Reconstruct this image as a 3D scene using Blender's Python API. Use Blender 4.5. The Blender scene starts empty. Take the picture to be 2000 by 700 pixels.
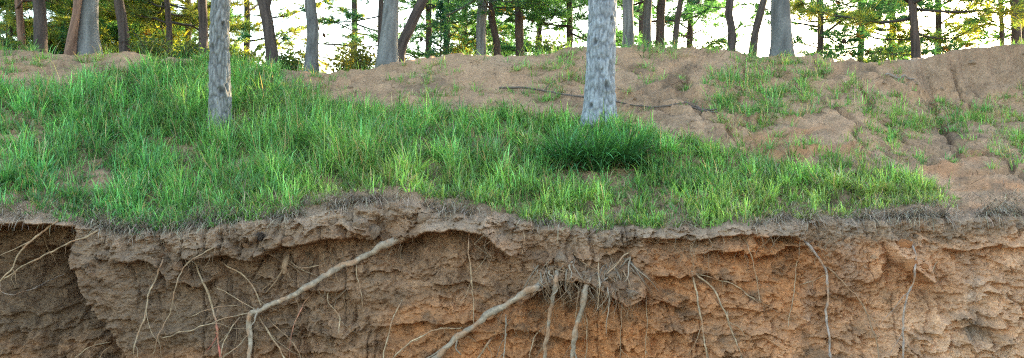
import bpy, math
import numpy as np
from mathutils import Vector

# ------------------------------------------------------------------ camera, sky, sun, exposure
scene = bpy.context.scene
COL = scene.collection
F = 1900.0            # focal length in pixels of the 2000 px wide photograph
CAMZ = 1.6
HOR = 350.0
cam_d = bpy.data.cameras.new('camera'); cam = bpy.data.objects.new('camera', cam_d); COL.objects.link(cam)
cam.location = (0, 0, CAMZ); cam.rotation_euler = (math.radians(90), 0, 0)
cam_d.sensor_width = 36.0; cam_d.lens = 36.0 * F / 2000.0; cam_d.clip_start = 0.05; cam_d.clip_end = 3000
scene.camera = cam

SUN_EL, SUN_AZ = math.radians(13), math.radians(38)     # azimuth measured from +Y towards +X
world = bpy.data.worlds.new('World'); scene.world = world; world.use_nodes = True
wn = world.node_tree.nodes; wl = world.node_tree.links
bg = wn['Background']
sky = wn.new('ShaderNodeTexSky'); sky.sky_type = 'NISHITA'; sky.sun_disc = False
sky.sun_elevation = SUN_EL; sky.sun_rotation = SUN_AZ; sky.air_density = 1.0; sky.dust_density = 1.5
wl.new(sky.outputs[0], bg.inputs[0]); bg.inputs[1].default_value = 0.15
sd = bpy.data.lights.new('sun', 'SUN'); sd.energy = 4.5; sd.angle = math.radians(0.5); sd.color = (1.0, 0.78, 0.5)
so = bpy.data.objects.new('sun', sd); COL.objects.link(so)
to_sun = Vector((math.sin(SUN_AZ) * math.cos(SUN_EL), math.cos(SUN_AZ) * math.cos(SUN_EL), math.sin(SUN_EL)))
so.rotation_euler = to_sun.to_track_quat('Z', 'Y').to_euler(); so.location = (10, 12, 15)
scene.view_settings.view_transform = 'Standard'; scene.view_settings.look = 'None'
scene.view_settings.gamma = 1.0; scene.view_settings.use_curve_mapping = False
scene.view_settings.exposure = 2.98
scene.cycles.use_denoising = False
scene.cycles.filter_width = 1.2

rng = np.random.default_rng(7)

# ------------------------------------------------------------------ noise
def _h(ix, iy, iz, seed):
    h = (ix.astype(np.int64) * 374761393 + iy.astype(np.int64) * 668265263 + iz.astype(np.int64) * 2246822519 % 4294967291 + seed * 974711) & 0xFFFFFFFF
    h = ((h ^ (h >> 13)) * 1274126177) & 0xFFFFFFFF
    h = ((h ^ (h >> 16)) * 2246822519) & 0xFFFFFFFF
    return ((h ^ (h >> 15)) & 0xFFFFFF) / float(0xFFFFFF)
def vn(x, y, seed=0):
    x = np.asarray(x, float); y = np.asarray(y, float)
    x, y = np.broadcast_arrays(x, y)
    ix = np.floor(x); iy = np.floor(y); fx = x - ix; fy = y - iy
    fx = fx * fx * fx * (fx * (fx * 6 - 15) + 10); fy = fy * fy * fy * (fy * (fy * 6 - 15) + 10)
    z = np.zeros_like(ix)
    a = _h(ix, iy, z, seed); b = _h(ix + 1, iy, z, seed); c = _h(ix, iy + 1, z, seed); d = _h(ix + 1, iy + 1, z, seed)
    return 2 * ((a * (1 - fx) + b * fx) * (1 - fy) + (c * (1 - fx) + d * fx) * fy) - 1
def vn3(x, y, z, seed=0):
    iz = np.floor(z); fz = z - iz; fz = fz * fz * (3 - 2 * fz)
    def lay(k):
        s = ((iz + k) * 131).astype(np.int64)
        ix = np.floor(x); iy = np.floor(y); fx = x - ix; fy = y - iy
        fx = fx * fx * (3 - 2 * fx); fy = fy * fy * (3 - 2 * fy)
        a = _h(ix, iy, s, seed); b = _h(ix + 1, iy, s, seed); c = _h(ix, iy + 1, s, seed); d = _h(ix + 1, iy + 1, s, seed)
        return (a * (1 - fx) + b * fx) * (1 - fy) + (c * (1 - fx) + d * fx) * fy
    return 2 * (lay(0) * (1 - fz) + lay(1) * fz) - 1
def fbm(x, y, o=4, seed=0, gain=0.5):
    t = 0; a = 1.0; n = 0
    for k in range(o):
        t = t + a * vn(x * 2 ** k + 17.3 * k, y * 2 ** k - 9.1 * k, seed + k); n += a; a *= gain
    return t / n
def worley(x, y, seed=0, jit=0.9):
    x = np.asarray(x, float); y = np.asarray(y, float)
    ix = np.floor(x); iy = np.floor(y); z = np.zeros_like(ix)
    f1 = np.full(x.shape, 9.0); f2 = np.full(x.shape, 9.0); cid = np.zeros(x.shape)
    for dx in (-1, 0, 1):
        for dy in (-1, 0, 1):
            jx = ix + dx; jy = iy + dy
            cx = jx + 0.5 + jit * (_h(jx, jy, z, seed) - 0.5); cy = jy + 0.5 + jit * (_h(jx, jy, z, seed + 5) - 0.5)
            d = np.hypot(x - cx, y - cy)
            near = d < f1
            f2 = np.where(near, f1, np.minimum(f2, d)); cid = np.where(near, _h(jx, jy, z, seed + 9), cid); f1 = np.where(near, d, f1)
    return f1, f2, cid
def facets(x, y, seed=0, jit=.95):
    """broken, tilted plates: a random level and tilt for each cell, with sharp steps between"""
    ix = np.floor(x); iy = np.floor(y); z = np.zeros_like(ix); f1 = np.full(x.shape, 9.0); out = np.zeros(x.shape)
    for dx in (-1, 0, 1):
        for dy in (-1, 0, 1):
            jx = ix + dx; jy = iy + dy
            cx = jx + 0.5 + jit * (_h(jx, jy, z, seed) - 0.5); cy = jy + 0.5 + jit * (_h(jx, jy, z, seed + 5) - 0.5)
            d = np.maximum(np.abs(x - cx), np.abs(y - cy)) * .6 + .4 * np.hypot(x - cx, y - cy); near = d < f1
            v = (_h(jx, jy, z, seed + 9) - .5) + 1.3 * ((x - cx) * (_h(jx, jy, z, seed + 11) - .5) + (y - cy) * (_h(jx, jy, z, seed + 13) - .15))
            out = np.where(near, v, out); f1 = np.where(near, d, f1)
    return out
def sst(a, b, x):
    t = np.clip((x - a) / (b - a), 0, 1); return t * t * (3 - 2 * t)
def sig(x): return 1 / (1 + np.exp(-np.clip(x, -40, 40)))
def curve(tab):
    xs = np.array(tab[0::2], float); ys = np.array(tab[1::2], float)
    return lambda x: np.interp(x, xs, ys)

# ------------------------------------------------------------------ mesh and object helpers
def mesh(name, V, faces, mat, col=None, smooth=True):
    """V (n,3); faces: list of (m,k) int arrays; col (n,3) per-vertex base colour"""
    V = np.ascontiguousarray(V, dtype=np.float32)
    if not isinstance(faces, (list, tuple)): faces = [faces]
    faces = [np.asarray(f, np.int32) for f in faces if len(f)]
    me = bpy.data.meshes.new(name)
    me.vertices.add(len(V)); me.vertices.foreach_set('co', V.ravel())
    tot = np.concatenate([np.full(len(f), f.shape[1], np.int32) for f in faces])
    idx = np.concatenate([f.ravel() for f in faces])
    st = np.zeros(len(tot), np.int32); st[1:] = np.cumsum(tot)[:-1]
    me.loops.add(len(idx)); me.loops.foreach_set('vertex_index', idx)
    me.polygons.add(len(tot)); me.polygons.foreach_set('loop_start', st)
    me.polygons.foreach_set('use_smooth', np.full(len(tot), smooth, bool))
    me.update(calc_edges=True)
    if col is not None:
        at = me.color_attributes.new('Col', 'FLOAT_COLOR', 'POINT')
        c4 = np.ones((len(V), 4), np.float32); c4[:, :3] = col
        at.data.foreach_set('color', c4.ravel())
    me.materials.append(mat)
    return me
def obj(name, me, parent=None, loc=None):
    o = bpy.data.objects.new(name, me); COL.objects.link(o)
    if parent is not None: o.parent = parent
    if loc is not None: o.location = loc
    return o
def tag(o, label=None, cat=None, group=None, kind=None):
    if label: o['label'] = label
    if cat: o['category'] = cat
    if group: o['group'] = group
    if kind: o['kind'] = kind
    return o
def empty(name, loc):
    o = bpy.data.objects.new(name, None); COL.objects.link(o); o.location = loc; o.empty_display_size = 0.1
    return o
def grid_faces(nr, nc, wrap=False):
    r = np.arange(nr - 1)[:, None]; c = np.arange(nc if wrap else nc - 1)[None, :]
    c2 = (c + 1) % nc
    return np.stack([r * nc + c, r * nc + c2, (r + 1) * nc + c2, (r + 1) * nc + c], -1).reshape(-1, 4)
def smooth_path(pts, n):
    pts = np.asarray(pts, float)
    seg = np.r_[0, np.cumsum(np.linalg.norm(np.diff(pts, axis=0), axis=1))]
    u = np.linspace(0, seg[-1], n)
    m = np.gradient(pts, seg, axis=0)
    k = np.clip(np.searchsorted(seg, u, side='right') - 1, 0, len(seg) - 2)
    h = (seg[k + 1] - seg[k])[:, None]; s = ((u - seg[k]) / h[:, 0])[:, None]
    return (2 * s**3 - 3 * s**2 + 1) * pts[k] + (s**3 - 2 * s**2 + s) * h * m[k] + (-2 * s**3 + 3 * s**2) * pts[k + 1] + (s**3 - s**2) * h * m[k + 1]
def tube(P, R, k=8, rough=0.0, seed=0, cap=True):
    """tapered tube along P with radii R; returns V, quads, tris, theta, s"""
    P = np.asarray(P, float); n = len(P); R = np.broadcast_to(np.asarray(R, float), (n,))
    T = np.gradient(P, axis=0); T /= np.linalg.norm(T, axis=1)[:, None] + 1e-12
    a = np.array([0.0, -1, 0]) if abs(T[0][1]) < 0.9 else np.array([1.0, 0, 0])
    N = np.zeros((n, 3)); v = a - T[0] * (a @ T[0])
    for i in range(n):
        v = v - T[i] * (v @ T[i]); v /= np.linalg.norm(v) + 1e-12; N[i] = v
    B = np.cross(T, N)
    th = np.arange(k) * 2 * math.pi / k
    rr = R[:, None] * np.ones((1, k))
    if rough:
        s = np.r_[0, np.cumsum(np.linalg.norm(np.diff(P, axis=0), axis=1))]
        f = 0.6 / (R.mean() + 1e-6)
        rr = rr * (1 + rough * vn3(np.cos(th)[None, :] * 1.3 + 7 + 0 * s[:, None], np.sin(th)[None, :] * 1.3 + 3 + 0 * s[:, None], s[:, None] * f + 0 * th[None, :] + 11, seed)
                   + rough * 0.8 * vn(s * f * 0.5, s * 0 + 3.3, seed + 3)[:, None])
    V = P[:, None, :] + rr[:, :, None] * (np.cos(th)[None, :, None] * N[:, None, :] + np.sin(th)[None, :, None] * B[:, None, :])
    V = V.reshape(-1, 3); q = grid_faces(n, k, True); tris = np.zeros((0, 3), int)
    if cap:
        V = np.vstack([V, P[:1], P[-1:]]); i = np.arange(k); j = (i + 1) % k
        tris = np.vstack([np.stack([j, i, np.full(k, n * k)], 1), np.stack([(n - 1) * k + i, (n - 1) * k + j, np.full(k, n * k + 1)], 1)])
    return V, q, tris
class Batch:
    def __init__(s): s.V = []; s.Q = []; s.T = []; s.C = []; s.n = 0
    def add(s, V, Q=None, T=None, C=None):
        if Q is not None and len(Q): s.Q.append(np.asarray(Q) + s.n)
        if T is not None and len(T): s.T.append(np.asarray(T) + s.n)
        s.V.append(V)
        if C is not None: s.C.append(np.broadcast_to(np.asarray(C, float), (len(V), 3)))
        s.n += len(V)
    def mesh(s, name, mat, smooth=True, origin=None):
        V = np.vstack(s.V)
        if origin is not None: V = V - np.asarray(origin)
        fs = []
        if s.Q: fs.append(np.vstack(s.Q))
        if s.T: fs.append(np.vstack(s.T))
        return mesh(name, V, fs, mat, np.vstack(s.C) if s.C else None, smooth)

# ------------------------------------------------------------------ materials
def newmat(name):
    m = bpy.data.materials.new(name); m.use_nodes = True
    nt = m.node_tree; nt.nodes.clear()
    return m, nt.nodes, nt.links
def soil_mat():
    m, N, L = newmat('soil')
    out = N.new('ShaderNodeOutputMaterial'); b = N.new('ShaderNodeBsdfPrincipled')
    at = N.new('ShaderNodeAttribute'); at.attribute_name = 'Col'
    tc = N.new('ShaderNodeTexCoord')
    n1 = N.new('ShaderNodeTexNoise'); n1.inputs['Scale'].default_value = 34; n1.inputs['Detail'].default_value = 8; n1.inputs['Roughness'].default_value = 0.7
    n2 = N.new('ShaderNodeTexNoise'); n2.inputs['Scale'].default_value = 160; n2.inputs['Detail'].default_value = 4
    L.new(tc.outputs['Object'], n1.inputs['Vector']); L.new(tc.outputs['Object'], n2.inputs['Vector'])
    r = N.new('ShaderNodeMapRange'); r.inputs[1].default_value = 0.3; r.inputs[2].default_value = 0.7; r.inputs[3].default_value = 0.68; r.inputs[4].default_value = 1.3
    L.new(n1.outputs['Fac'], r.inputs[0])
    mx = N.new('ShaderNodeVectorMath'); mx.operation = 'SCALE'
    L.new(at.outputs['Color'], mx.inputs[0]); L.new(r.outputs[0], mx.inputs['Scale'])
    L.new(mx.outputs[0], b.inputs['Base Color'])
    b.inputs['Roughness'].default_value = 0.95; b.inputs['Specular IOR Level'].default_value = 0.15
    ad = N.new('ShaderNodeMath'); ad.operation = 'MULTIPLY_ADD'; ad.inputs[1].default_value = 0.35
    L.new(n2.outputs['Fac'], ad.inputs[0]); L.new(n1.outputs['Fac'], ad.inputs[2])
    bp = N.new('ShaderNodeBump'); bp.inputs['Strength'].default_value = 0.9; bp.inputs['Distance'].default_value = 0.03
    L.new(ad.outputs[0], bp.inputs['Height']); L.new(bp.outputs[0], b.inputs['Normal'])
    L.new(b.outputs[0], out.inputs[0]); return m
def bark_mat():
    m, N, L = newmat('bark')
    out = N.new('ShaderNodeOutputMaterial'); b = N.new('ShaderNodeBsdfPrincipled')
    at = N.new('ShaderNodeAttribute'); at.attribute_name = 'Col'
    tc = N.new('ShaderNodeTexCoord'); mp = N.new('ShaderNodeMapping'); mp.inputs['Scale'].default_value = (1, 1, 0.55)
    n1 = N.new('ShaderNodeTexNoise'); n1.inputs['Scale'].default_value = 70; n1.inputs['Detail'].default_value = 6
    L.new(tc.outputs['Object'], mp.inputs[0]); L.new(mp.outputs[0], n1.inputs['Vector'])
    r = N.new('ShaderNodeMapRange'); r.inputs[1].default_value = 0.3; r.inputs[2].default_value = 0.7; r.inputs[3].default_value = 0.7; r.inputs[4].default_value = 1.25
    L.new(n1.outputs['Fac'], r.inputs[0])
    mx = N.new('ShaderNodeVectorMath'); mx.operation = 'SCALE'
    L.new(at.outputs['Color'], mx.inputs[0]); L.new(r.outputs[0], mx.inputs['Scale']); L.new(mx.outputs[0], b.inputs['Base Color'])
    b.inputs['Roughness'].default_value = 0.9; b.inputs['Specular IOR Level'].default_value = 0.2
    bp = N.new('ShaderNodeBump'); bp.inputs['Strength'].default_value = 0.7; bp.inputs['Distance'].default_value = 0.006
    L.new(n1.outputs['Fac'], bp.inputs['Height']); L.new(bp.outputs[0], b.inputs['Normal'])
    L.new(b.outputs[0], out.inputs[0]); return m
def leaf_mat(name, trans, tint, rough=0.55, spec=0.3):
    m, N, L = newmat(name)
    out = N.new('ShaderNodeOutputMaterial'); b = N.new('ShaderNodeBsdfPrincipled'); t = N.new('ShaderNodeBsdfTranslucent'); mix = N.new('ShaderNodeMixShader')
    at = N.new('ShaderNodeAttribute'); at.attribute_name = 'Col'
    sc = N.new('ShaderNodeVectorMath'); sc.operation = 'MULTIPLY'; sc.inputs[1].default_value = tint
    L.new(at.outputs['Color'], b.inputs['Base Color']); L.new(at.outputs['Color'], sc.inputs[0]); L.new(sc.outputs[0], t.inputs['Color'])
    b.inputs['Roughness'].default_value = rough; b.inputs['Specular IOR Level'].default_value = spec
    mix.inputs[0].default_value = trans
    L.new(b.outputs[0], mix.inputs[1]); L.new(t.outputs[0], mix.inputs[2]); L.new(mix.outputs[0], out.inputs[0]); return m
SOIL = soil_mat(); BARK = bark_mat()
GRASS = leaf_mat('grass_blade', 0.35, (1.6, 1.4, 0.7))
NEEDLE = leaf_mat('pine_needle', 0.5, (2.6, 2.6, 0.75), 0.6, 0.2)
LEAF = leaf_mat('leaf', 0.45, (2.6, 2.0, 0.6))
DRY = leaf_mat('dry_grass', 0.15, (1, 1, 1), 0.9, 0.1)

# ------------------------------------------------------------------ the bank: shape
y_lip0 = curve([-900, 430, -300, 425, 0, 425, 100, 430, 170, 444, 240, 456, 320, 456, 400, 444, 500, 430, 600, 424, 650, 411, 700, 399, 750, 392, 800, 400, 880, 418, 950, 425,
               1040, 438, 1150, 449, 1250, 447, 1400, 444, 1500, 440, 1600, 430, 1700, 430, 1800, 424, 1900, 426, 2000, 424, 2900, 424])
def y_lip(px): return y_lip0(px) + 6.5 * fbm(np.asarray(px, float) / 34, np.asarray(px, float) * 0 + .5, 4, 611, .6)
y_crest = curve([-900, 95, -300, 100, 0, 105, 100, 110, 250, 106, 350, 118, 450, 128, 550, 138, 620, 143, 680, 140, 740, 130, 800, 118, 900, 109, 1000, 106, 1100, 99, 1200, 95, 1300, 91,
                 1400, 96, 1450, 106, 1520, 118, 1600, 123, 1680, 128, 1740, 125, 1790, 113, 1850, 102, 1900, 92, 2000, 83, 2300, 70, 2900, 60])
gL = curve([0, 0, .1, .10, .3, .27, .5, .45, .75, .70, 1, 1])
gR = curve([0, 0, .1, .13, .3, .38, .6, .78, .72, .88, .78, .90, 1, .93])
def depth_t(px, t):
    w = sst(1650, 1850, px); tt = np.clip(t, 0, 1)
    return 8 + 5.0 * (gL(tt) * (1 - w) + gR(tt) * w) + np.maximum(t - 1, 0) * 40
def ledge(px, py, pts, h, a, under=0.0, jit=5, seed=0):
    pts = np.array(pts, float); x0, x1 = pts[0, 0], pts[-1, 0]
    yl = np.interp(px, pts[:, 0], pts[:, 1]) + jit * fbm(px / 26.0, px * 0 + seed, 4, seed)
    dy = py - yl
    fade = sst(x0 - 8, x0 + 18, px) * (1 - sst(x1 - 18, x1 + 8, px))
    up = np.clip(1 + dy / h, 0, 1) ** 1.3 * sig(-dy / 1.1)
    dn = -under * np.exp(-np.maximum(dy, 0) / (h * 0.8)) * sig(dy / 1.1)
    return fade * (a * up + dn)
LEDGES = [([(360, 512), (420, 500), (500, 508), (530, 492), (565, 480), (620, 474), (690, 464), (730, 470)], 55, .13, .05),
          ([(760, 482), (800, 468), (850, 452), (905, 450), (950, 460), (985, 492), (1010, 505)], 45, .16, .10),
          ([(1025, 592), (1050, 566), (1085, 552), (1120, 548), (1150, 556), (1185, 572), (1215, 594), (1262, 570)], 80, .24, .06),
          ([(1255, 466), (1330, 470), (1400, 466), (1470, 458)], 22, .08, .05),
          ([(1278, 540), (1300, 543), (1345, 538)], 38, .13, .05),
          ([(1360, 500), (1400, 492), (1440, 492), (1470, 505), (1540, 488), (1570, 480)], 24, .07, .08),
          ([(1470, 462), (1520, 460), (1565, 470)], 24, .13, .08),
          ([(1722, 470), (1740, 512), (1770, 530), (1802, 555), (1815, 548)], 75, .20, .05),
          ([(1835, 486), (1900, 488), (1960, 482), (2030, 490), (2100, 488)], 26, .06, .03),
          ([(1265, 648), (1310, 640), (1335, 662)], 32, .07, .03), ([(1440, 660), (1490, 656), (1512, 672)], 22, .05, .02),
          ([(1535, 642), (1560, 634), (1590, 618)], 34, .06, .02), ([(1595, 580), (1640, 575), (1690, 590)], 30, .03, .02),
          ([(240, 510), (300, 512), (325, 535), (345, 552), (395, 560), (430, 540)], 50, .08, .04),
          ([(660, 440), (700, 455), (735, 462)], 36, .09, .03), ([(740, 640), (800, 628), (880, 632), (930, 622)], 40, .06, .03),
          ([(850, 560), (910, 552), (960, 566)], 30, .05, .03), ([(560, 560), (620, 570), (690, 566)], 34, .05, .04),
          ([(930, 670), (1000, 640), (1060, 655), (1150, 668)], 36, .06, .05), ([(1250, 596), (1290, 590), (1330, 600)], 28, .05, .03),
          ([(1395, 600), (1440, 596), (1480, 606)], 26, .04, .02), ([(1830, 640), (1900, 632), (1960, 645)], 36, .04, .02),
          ([(60, 470), (100, 530), (128, 545)], 90, .14, .05), ([(-100, 452), (0, 440), (70, 436), (140, 446)], 24, .12, .20),
          ([(1660, 548), (1690, 556), (1715, 548)], 24, .04, .03), ([(1880, 560), (1940, 552), (2000, 560)], 26, .03, .02)]
cav = curve([480, 122, 495, 128, 560, 165, 610, 203, 660, 240, 700, 262, 745, 292])
def face_d(px, py):
    """metres the face stands proud of the plane Y = 8 (photo pixels at that plane)"""
    px, py = np.broadcast_arrays(np.asarray(px, float), np.asarray(py, float))
    x = px / 100; y = py / 100
    yl = y_lip(px); dl = py - yl
    d = 0.12 * fbm(x * 0.55, y * 0.5, 3, 21)
    wx = fbm(x * 1.5, y * 1.5, 4, 41) * 0.6; wy = fbm(x * 1.5 + 9, y * 1.5, 4, 43) * 0.5
    rid = 1 - np.abs(fbm(x * 1.5 + wx, y * 1.3 + wy, 4, 31)) * 2.2; d = d + 0.055 * (rid - .4)
    # broken shelves, only here and there
    for (ky, kx, amp, sd, th) in ((1.3, .8, .085, 51, -.05), (2.9, 1.9, .04, 61, .1), (6.0, 4.0, .016, 66, .05)):
        q = y * ky + 2.2 * fbm(x * kx + wx, y * kx * .9 + wy, 5, sd); fr_ = q - np.floor(q)
        d = d + amp * (fr_ ** 1.6 * sst(1.0, .95, fr_) - .25) * sst(th, th + .35, fbm(x * kx * .9 + 4, y * kx * .9, 3, sd + 3))
    # angular clods at several sizes
    for (kx, ky, amp, sd) in ((1.5, 1.9, .035, 71), (3.6, 4.6, .020, 73), (9.5, 11.0, .012, 75)):
        jx = .35 * fbm(x * kx * 1.6, y * kx * 1.6, 3, sd + 1); jy = .35 * fbm(x * kx * 1.6 + 5, y * kx * 1.6, 3, sd + 2)
        f1, f2, cid = worley(x * kx + wx + jx, y * ky + jy, sd)
        wgt = sst(-.15, .35, fbm(x * kx * .45, y * ky * .45, 2, sd + 6)) * .8 + .5 * np.exp(-np.maximum(dl, 0) / 45)
        d = d + wgt * amp * (1.0 * np.minimum((f2 - f1) * 2.6, 1) + 1.0 * (cid - .5) - .5)
    jx = .5 * fbm(x * 3, y * 3, 4, 151, .6); jy = .5 * fbm(x * 3 + 7, y * 3, 4, 153, .6)
    calm = 1 - .5 * sst(1560, 1720, px)
    d = d + calm * .060 * facets(x * 1.7 + jx, y * 2.6 + jy, 155) * sst(-.3, .15, fbm(x * .8, y * .8, 2, 157))
    d = d + calm * .034 * facets(x * 4.3 + jx * 2, y * 6.0 + jy * 2, 159) * sst(-.25, .2, fbm(x * 1.6, y * 1.6, 2, 161)) + .014 * facets(x * 11 + jx * 4, y * 14 + jy * 4, 163)
    d = d - .045 * sst(.84, .98, 1 - np.abs(fbm(x * 2.1 + .25 * wx, y * .45, 3, 165)) * 2.4) * sst(.0, .3, fbm(x * .6 + 2, y * .6, 2, 167))
    d = d + 0.028 * fbm(x * 6, y * 7, 5, 91, .70) + 0.010 * fbm(x * 26, y * 28, 3, 95)
    for i, (pts, h, a, u) in enumerate(LEDGES): d = d + ledge(px, py, pts, h, a * 1.35, u * 1.8 + .02, 6, 100 + i)
    # the hollow under the turf at the left, and the slab with the slanting edge beside it
    dx = px - (cav(py) + 5 * fbm(y * 5, y * 0, 3, 5)); low = sst(485, 505, py)
    d = d + low * (-(.20 + (1.45 - .6 * sst(620, 740, py)) * np.exp(-np.maximum(-dx, 0) / 75)) * sig(-dx / 2.5) + 0.13 * np.exp(-np.maximum(dx, 0) / 90) * sig(dx / 2.0))
    d = d - 0.58 * (1 - sst(95, 150, px)) * sst(438, 450, py) * (1 - sst(530, 620, py) * .7) * (1 - .6 * low) - .12 * (1 - sst(60, 220, px)) * low
    # rain grooves in the pale wall at the right
    g = sst(1640, 1800, px)
    d = d + g * 0.016 * fbm(x * 5.5, y * 0.6, 3, 55) - 0.03 * np.exp(-((px - 1897 - 6 * np.sin(py / 40)) / 13) ** 2) * sst(480, 500, py) * (1 - sst(630, 670, py))
    # rounded turf edge, wall leaning out a little lower down
    d = d - 0.09 * (1 - np.sqrt(np.clip(1 - (1 - np.clip(dl / 16, 0, 1)) ** 2, 0, 1))) + 0.10 * sst(40, 300, dl)
    return d
def scarp(px, t):
    w = fbm(px / 60, t * 6, 3, 285); lo = np.interp(px, [1700, 1760, 1830, 1900, 2000, 2300], [1.0, .93, .82, .76, .72, .70]) + .04 * w
    return sst(lo - .03, lo + .05, t) * sst(1690, 1790, px + 30 * w) * (1 - sst(1.0, 1.01, t))
def top_pos(px, t):
    px, t = np.broadcast_arrays(np.asarray(px, float), np.asarray(t, float))
    yl, yc = y_lip(px), y_crest(px); tt = np.clip(t, 0, 1)
    py = yl + (yc - yl) * tt
    D = depth_t(px, t); Dc = depth_t(px, np.ones_like(px))
    Zc = CAMZ + (HOR - yc) / F * Dc
    Z = np.where(t <= 1, CAMZ + (HOR - py) / F * D, Zc - 0.03 * (D - Dc))
    X = (px - 1000) / F * D
    ramp = sst(0, .08, t)
    Z = Z + ramp * (0.06 * fbm(X * .9, D * .9, 3, 201) + 0.045 * fbm(X * 2.6, D * 2.6, 4, 211, .6) + 0.016 * fbm(X * 11, D * 11, 3, 221))
    bare = sst(.30, .5, t) * (.45 + .55 * sst(1150, 1300, px)) * (1 - .7 * scarp(px, t))
    q = D * 3.0 + 1.6 * fbm(X * 1.3, D * 1.3, 4, 231) + 0.5 * X; fr = q - np.floor(q)
    Z = Z + bare * ramp * 0.13 * (.5 - fr + sst(.86, 1, fr)) * sst(-.25, .3, fbm(X * .8, D * .8, 2, 241))
    q = D * 7.0 + 2.2 * fbm(X * 2.6, D * 2.6, 4, 233) + 0.8 * X; fr = q - np.floor(q)
    Z = Z + bare * ramp * 0.05 * (.5 - fr + sst(.84, 1, fr)) * sst(-.1, .35, fbm(X * 1.7, D * 1.7, 2, 243))
    Z = Z - ramp * .10 * sst(.55, .95, 1 - np.abs(fbm(X * 1.5 + .5 * fbm(X * 2, D * 2, 2, 7), D * .55, 3, 247)) * 2.5) * sst(1150, 1350, px) * (1 - sst(.9, 1, t))
    f1, f2, cid = worley(X * 3.3 + .4 * fbm(X * 3, D * 3, 2, 8), D * 4 + .4 * fbm(X * 3, D * 3, 2, 9), 261)
    Z = Z + bare * ramp * (0.025 * np.minimum((f2 - f1) * 3, 1) + 0.015 * cid) * sst(0, .4, fbm(X * .9 + 3, D * .9, 2, 271))
    sc = scarp(px, t)
    Y = D - face_d(px, yl) * np.exp(-t / 0.05) - sc * 0.16 * fbm(X * 3.6, Z * .5, 4, 281)
    return X, Y, Z
def t_of(px, py): return (y_lip(px) - py) / (y_lip(px) - y_crest(px))
def on_top(px, py):
    X, Y, Z = top_pos(px, t_of(px, py)); return np.stack([X, Y, Z], -1)
_tg = np.r_[np.linspace(0, 1, 120), np.linspace(1.01, 2.6, 120)]
def ground_z(X, Y):
    px = 1000 + F * X / Y
    D = depth_t(np.full(_tg.shape, px), _tg); t = float(np.interp(Y, D, _tg))
    return float(top_pos(px, t)[2])
_lx = np.arange(-240, 2241, 3.0); _ly = np.arange(380, 761, 2.0)
_lut = face_d(_lx[None, :], np.maximum(_ly[:, None], y_lip(_lx)[None, :]))
def face_q(px, py):
    a = np.clip((px - _lx[0]) / 3.0, 0, len(_lx) - 1.001); b = np.clip((py - _ly[0]) / 2.0, 0, len(_ly) - 1.001)
    i = a.astype(int); j = b.astype(int); u = a - i; v = b - j
    return (_lut[j, i] * (1 - u) + _lut[j, i + 1] * u) * (1 - v) + (_lut[j + 1, i] * (1 - u) + _lut[j + 1, i + 1] * u) * v
def on_face(px, py):
    px = np.asarray(px, float); py = np.asarray(py, float); Y = np.full(px.shape, 8.0)
    for _ in range(6):
        a = 1000 + (px - 1000) * Y / 8; b = HOR + (py - HOR) * Y / 8
        Y = 0.5 * Y + 0.5 * (8 - face_q(a, np.maximum(b, y_lip(a))))
    return np.stack([(px - 1000) / F * Y, Y, CAMZ + (HOR - py) / F * Y], -1)

# ------------------------------------------------------------------ the bank: colour
def lin(r, g, b):
    c = np.array([r, g, b], float) / 255
    return np.where(c <= .04045, c / 12.92, ((c + .055) / 1.055) ** 2.4)
def mixc(a, b, w): return a * (1 - w[..., None]) + b * w[..., None]
C_TOP, C_MID, C_ORA, C_TAN, C_DRK = np.array([.36, .235, .145]), np.array([.32, .178, .095]), np.array([.52, .215, .080]), np.array([.68, .39, .215]), np.array([.19, .12, .070])
C_SLOPE, C_SLOPE2, C_GREY = np.array([.44, .255, .138]), np.array([.36, .222, .128]), np.array([.22, .185, .145])
def face_col(px, py):
    x, y = px / 100, py / 100; dl = py - y_lip(px)
    n = fbm(x * 1.1, y * 1.4, 4, 301); n2 = fbm(x * 3.5, y * 4.5, 4, 311)
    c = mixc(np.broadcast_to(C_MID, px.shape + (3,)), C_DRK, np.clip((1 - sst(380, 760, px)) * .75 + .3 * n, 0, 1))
    wo = sst(1180, 1330, px) * .75 + sst(690, 830, px) * (1 - sst(1180, 1330, px)) * sst(545, 640, py) * .85 + (1 - sst(690, 800, px)) * sst(640, 700, py) * .35
    c = mixc(c, C_ORA, np.clip(wo + .35 * n + .15 * n2, 0, 1) * np.clip(wo * 2, 0, 1))
    c = mixc(c, C_TAN, np.clip(sst(1560, 1850, px) * (.62 + .5 * n) + .25 * sst(1240, 1400, px) * sst(560, 640, py), 0, 1))
    wt = (1 - sst(14, 60, dl + 26 * n)) * .95
    c = mixc(c, C_TOP, np.clip(wt, 0, 1))
    c = mixc(c, C_DRK * .9, np.clip(1.8 * fbm(x * 1.9 + 4, y * 2.6, 5, 321, .6) - .4, 0, .6))
    st = np.exp(-((px - 1893) / 22) ** 2) * sst(480, 500, py) * (1 - sst(640, 690, py)) + np.exp(-((px - 1660) / 30) ** 2) * (1 - sst(560, 600, py)) * .7 + np.exp(-((px - 1580) / 14) ** 2) * sst(500, 540, py) * (1 - sst(620, 650, py)) * .6
    c = mixc(c, C_GREY, np.clip(st * (.4 + .6 * n2), 0, .5))
    return c * (1 + .28 * n2 + .12 * n)[..., None]
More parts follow.
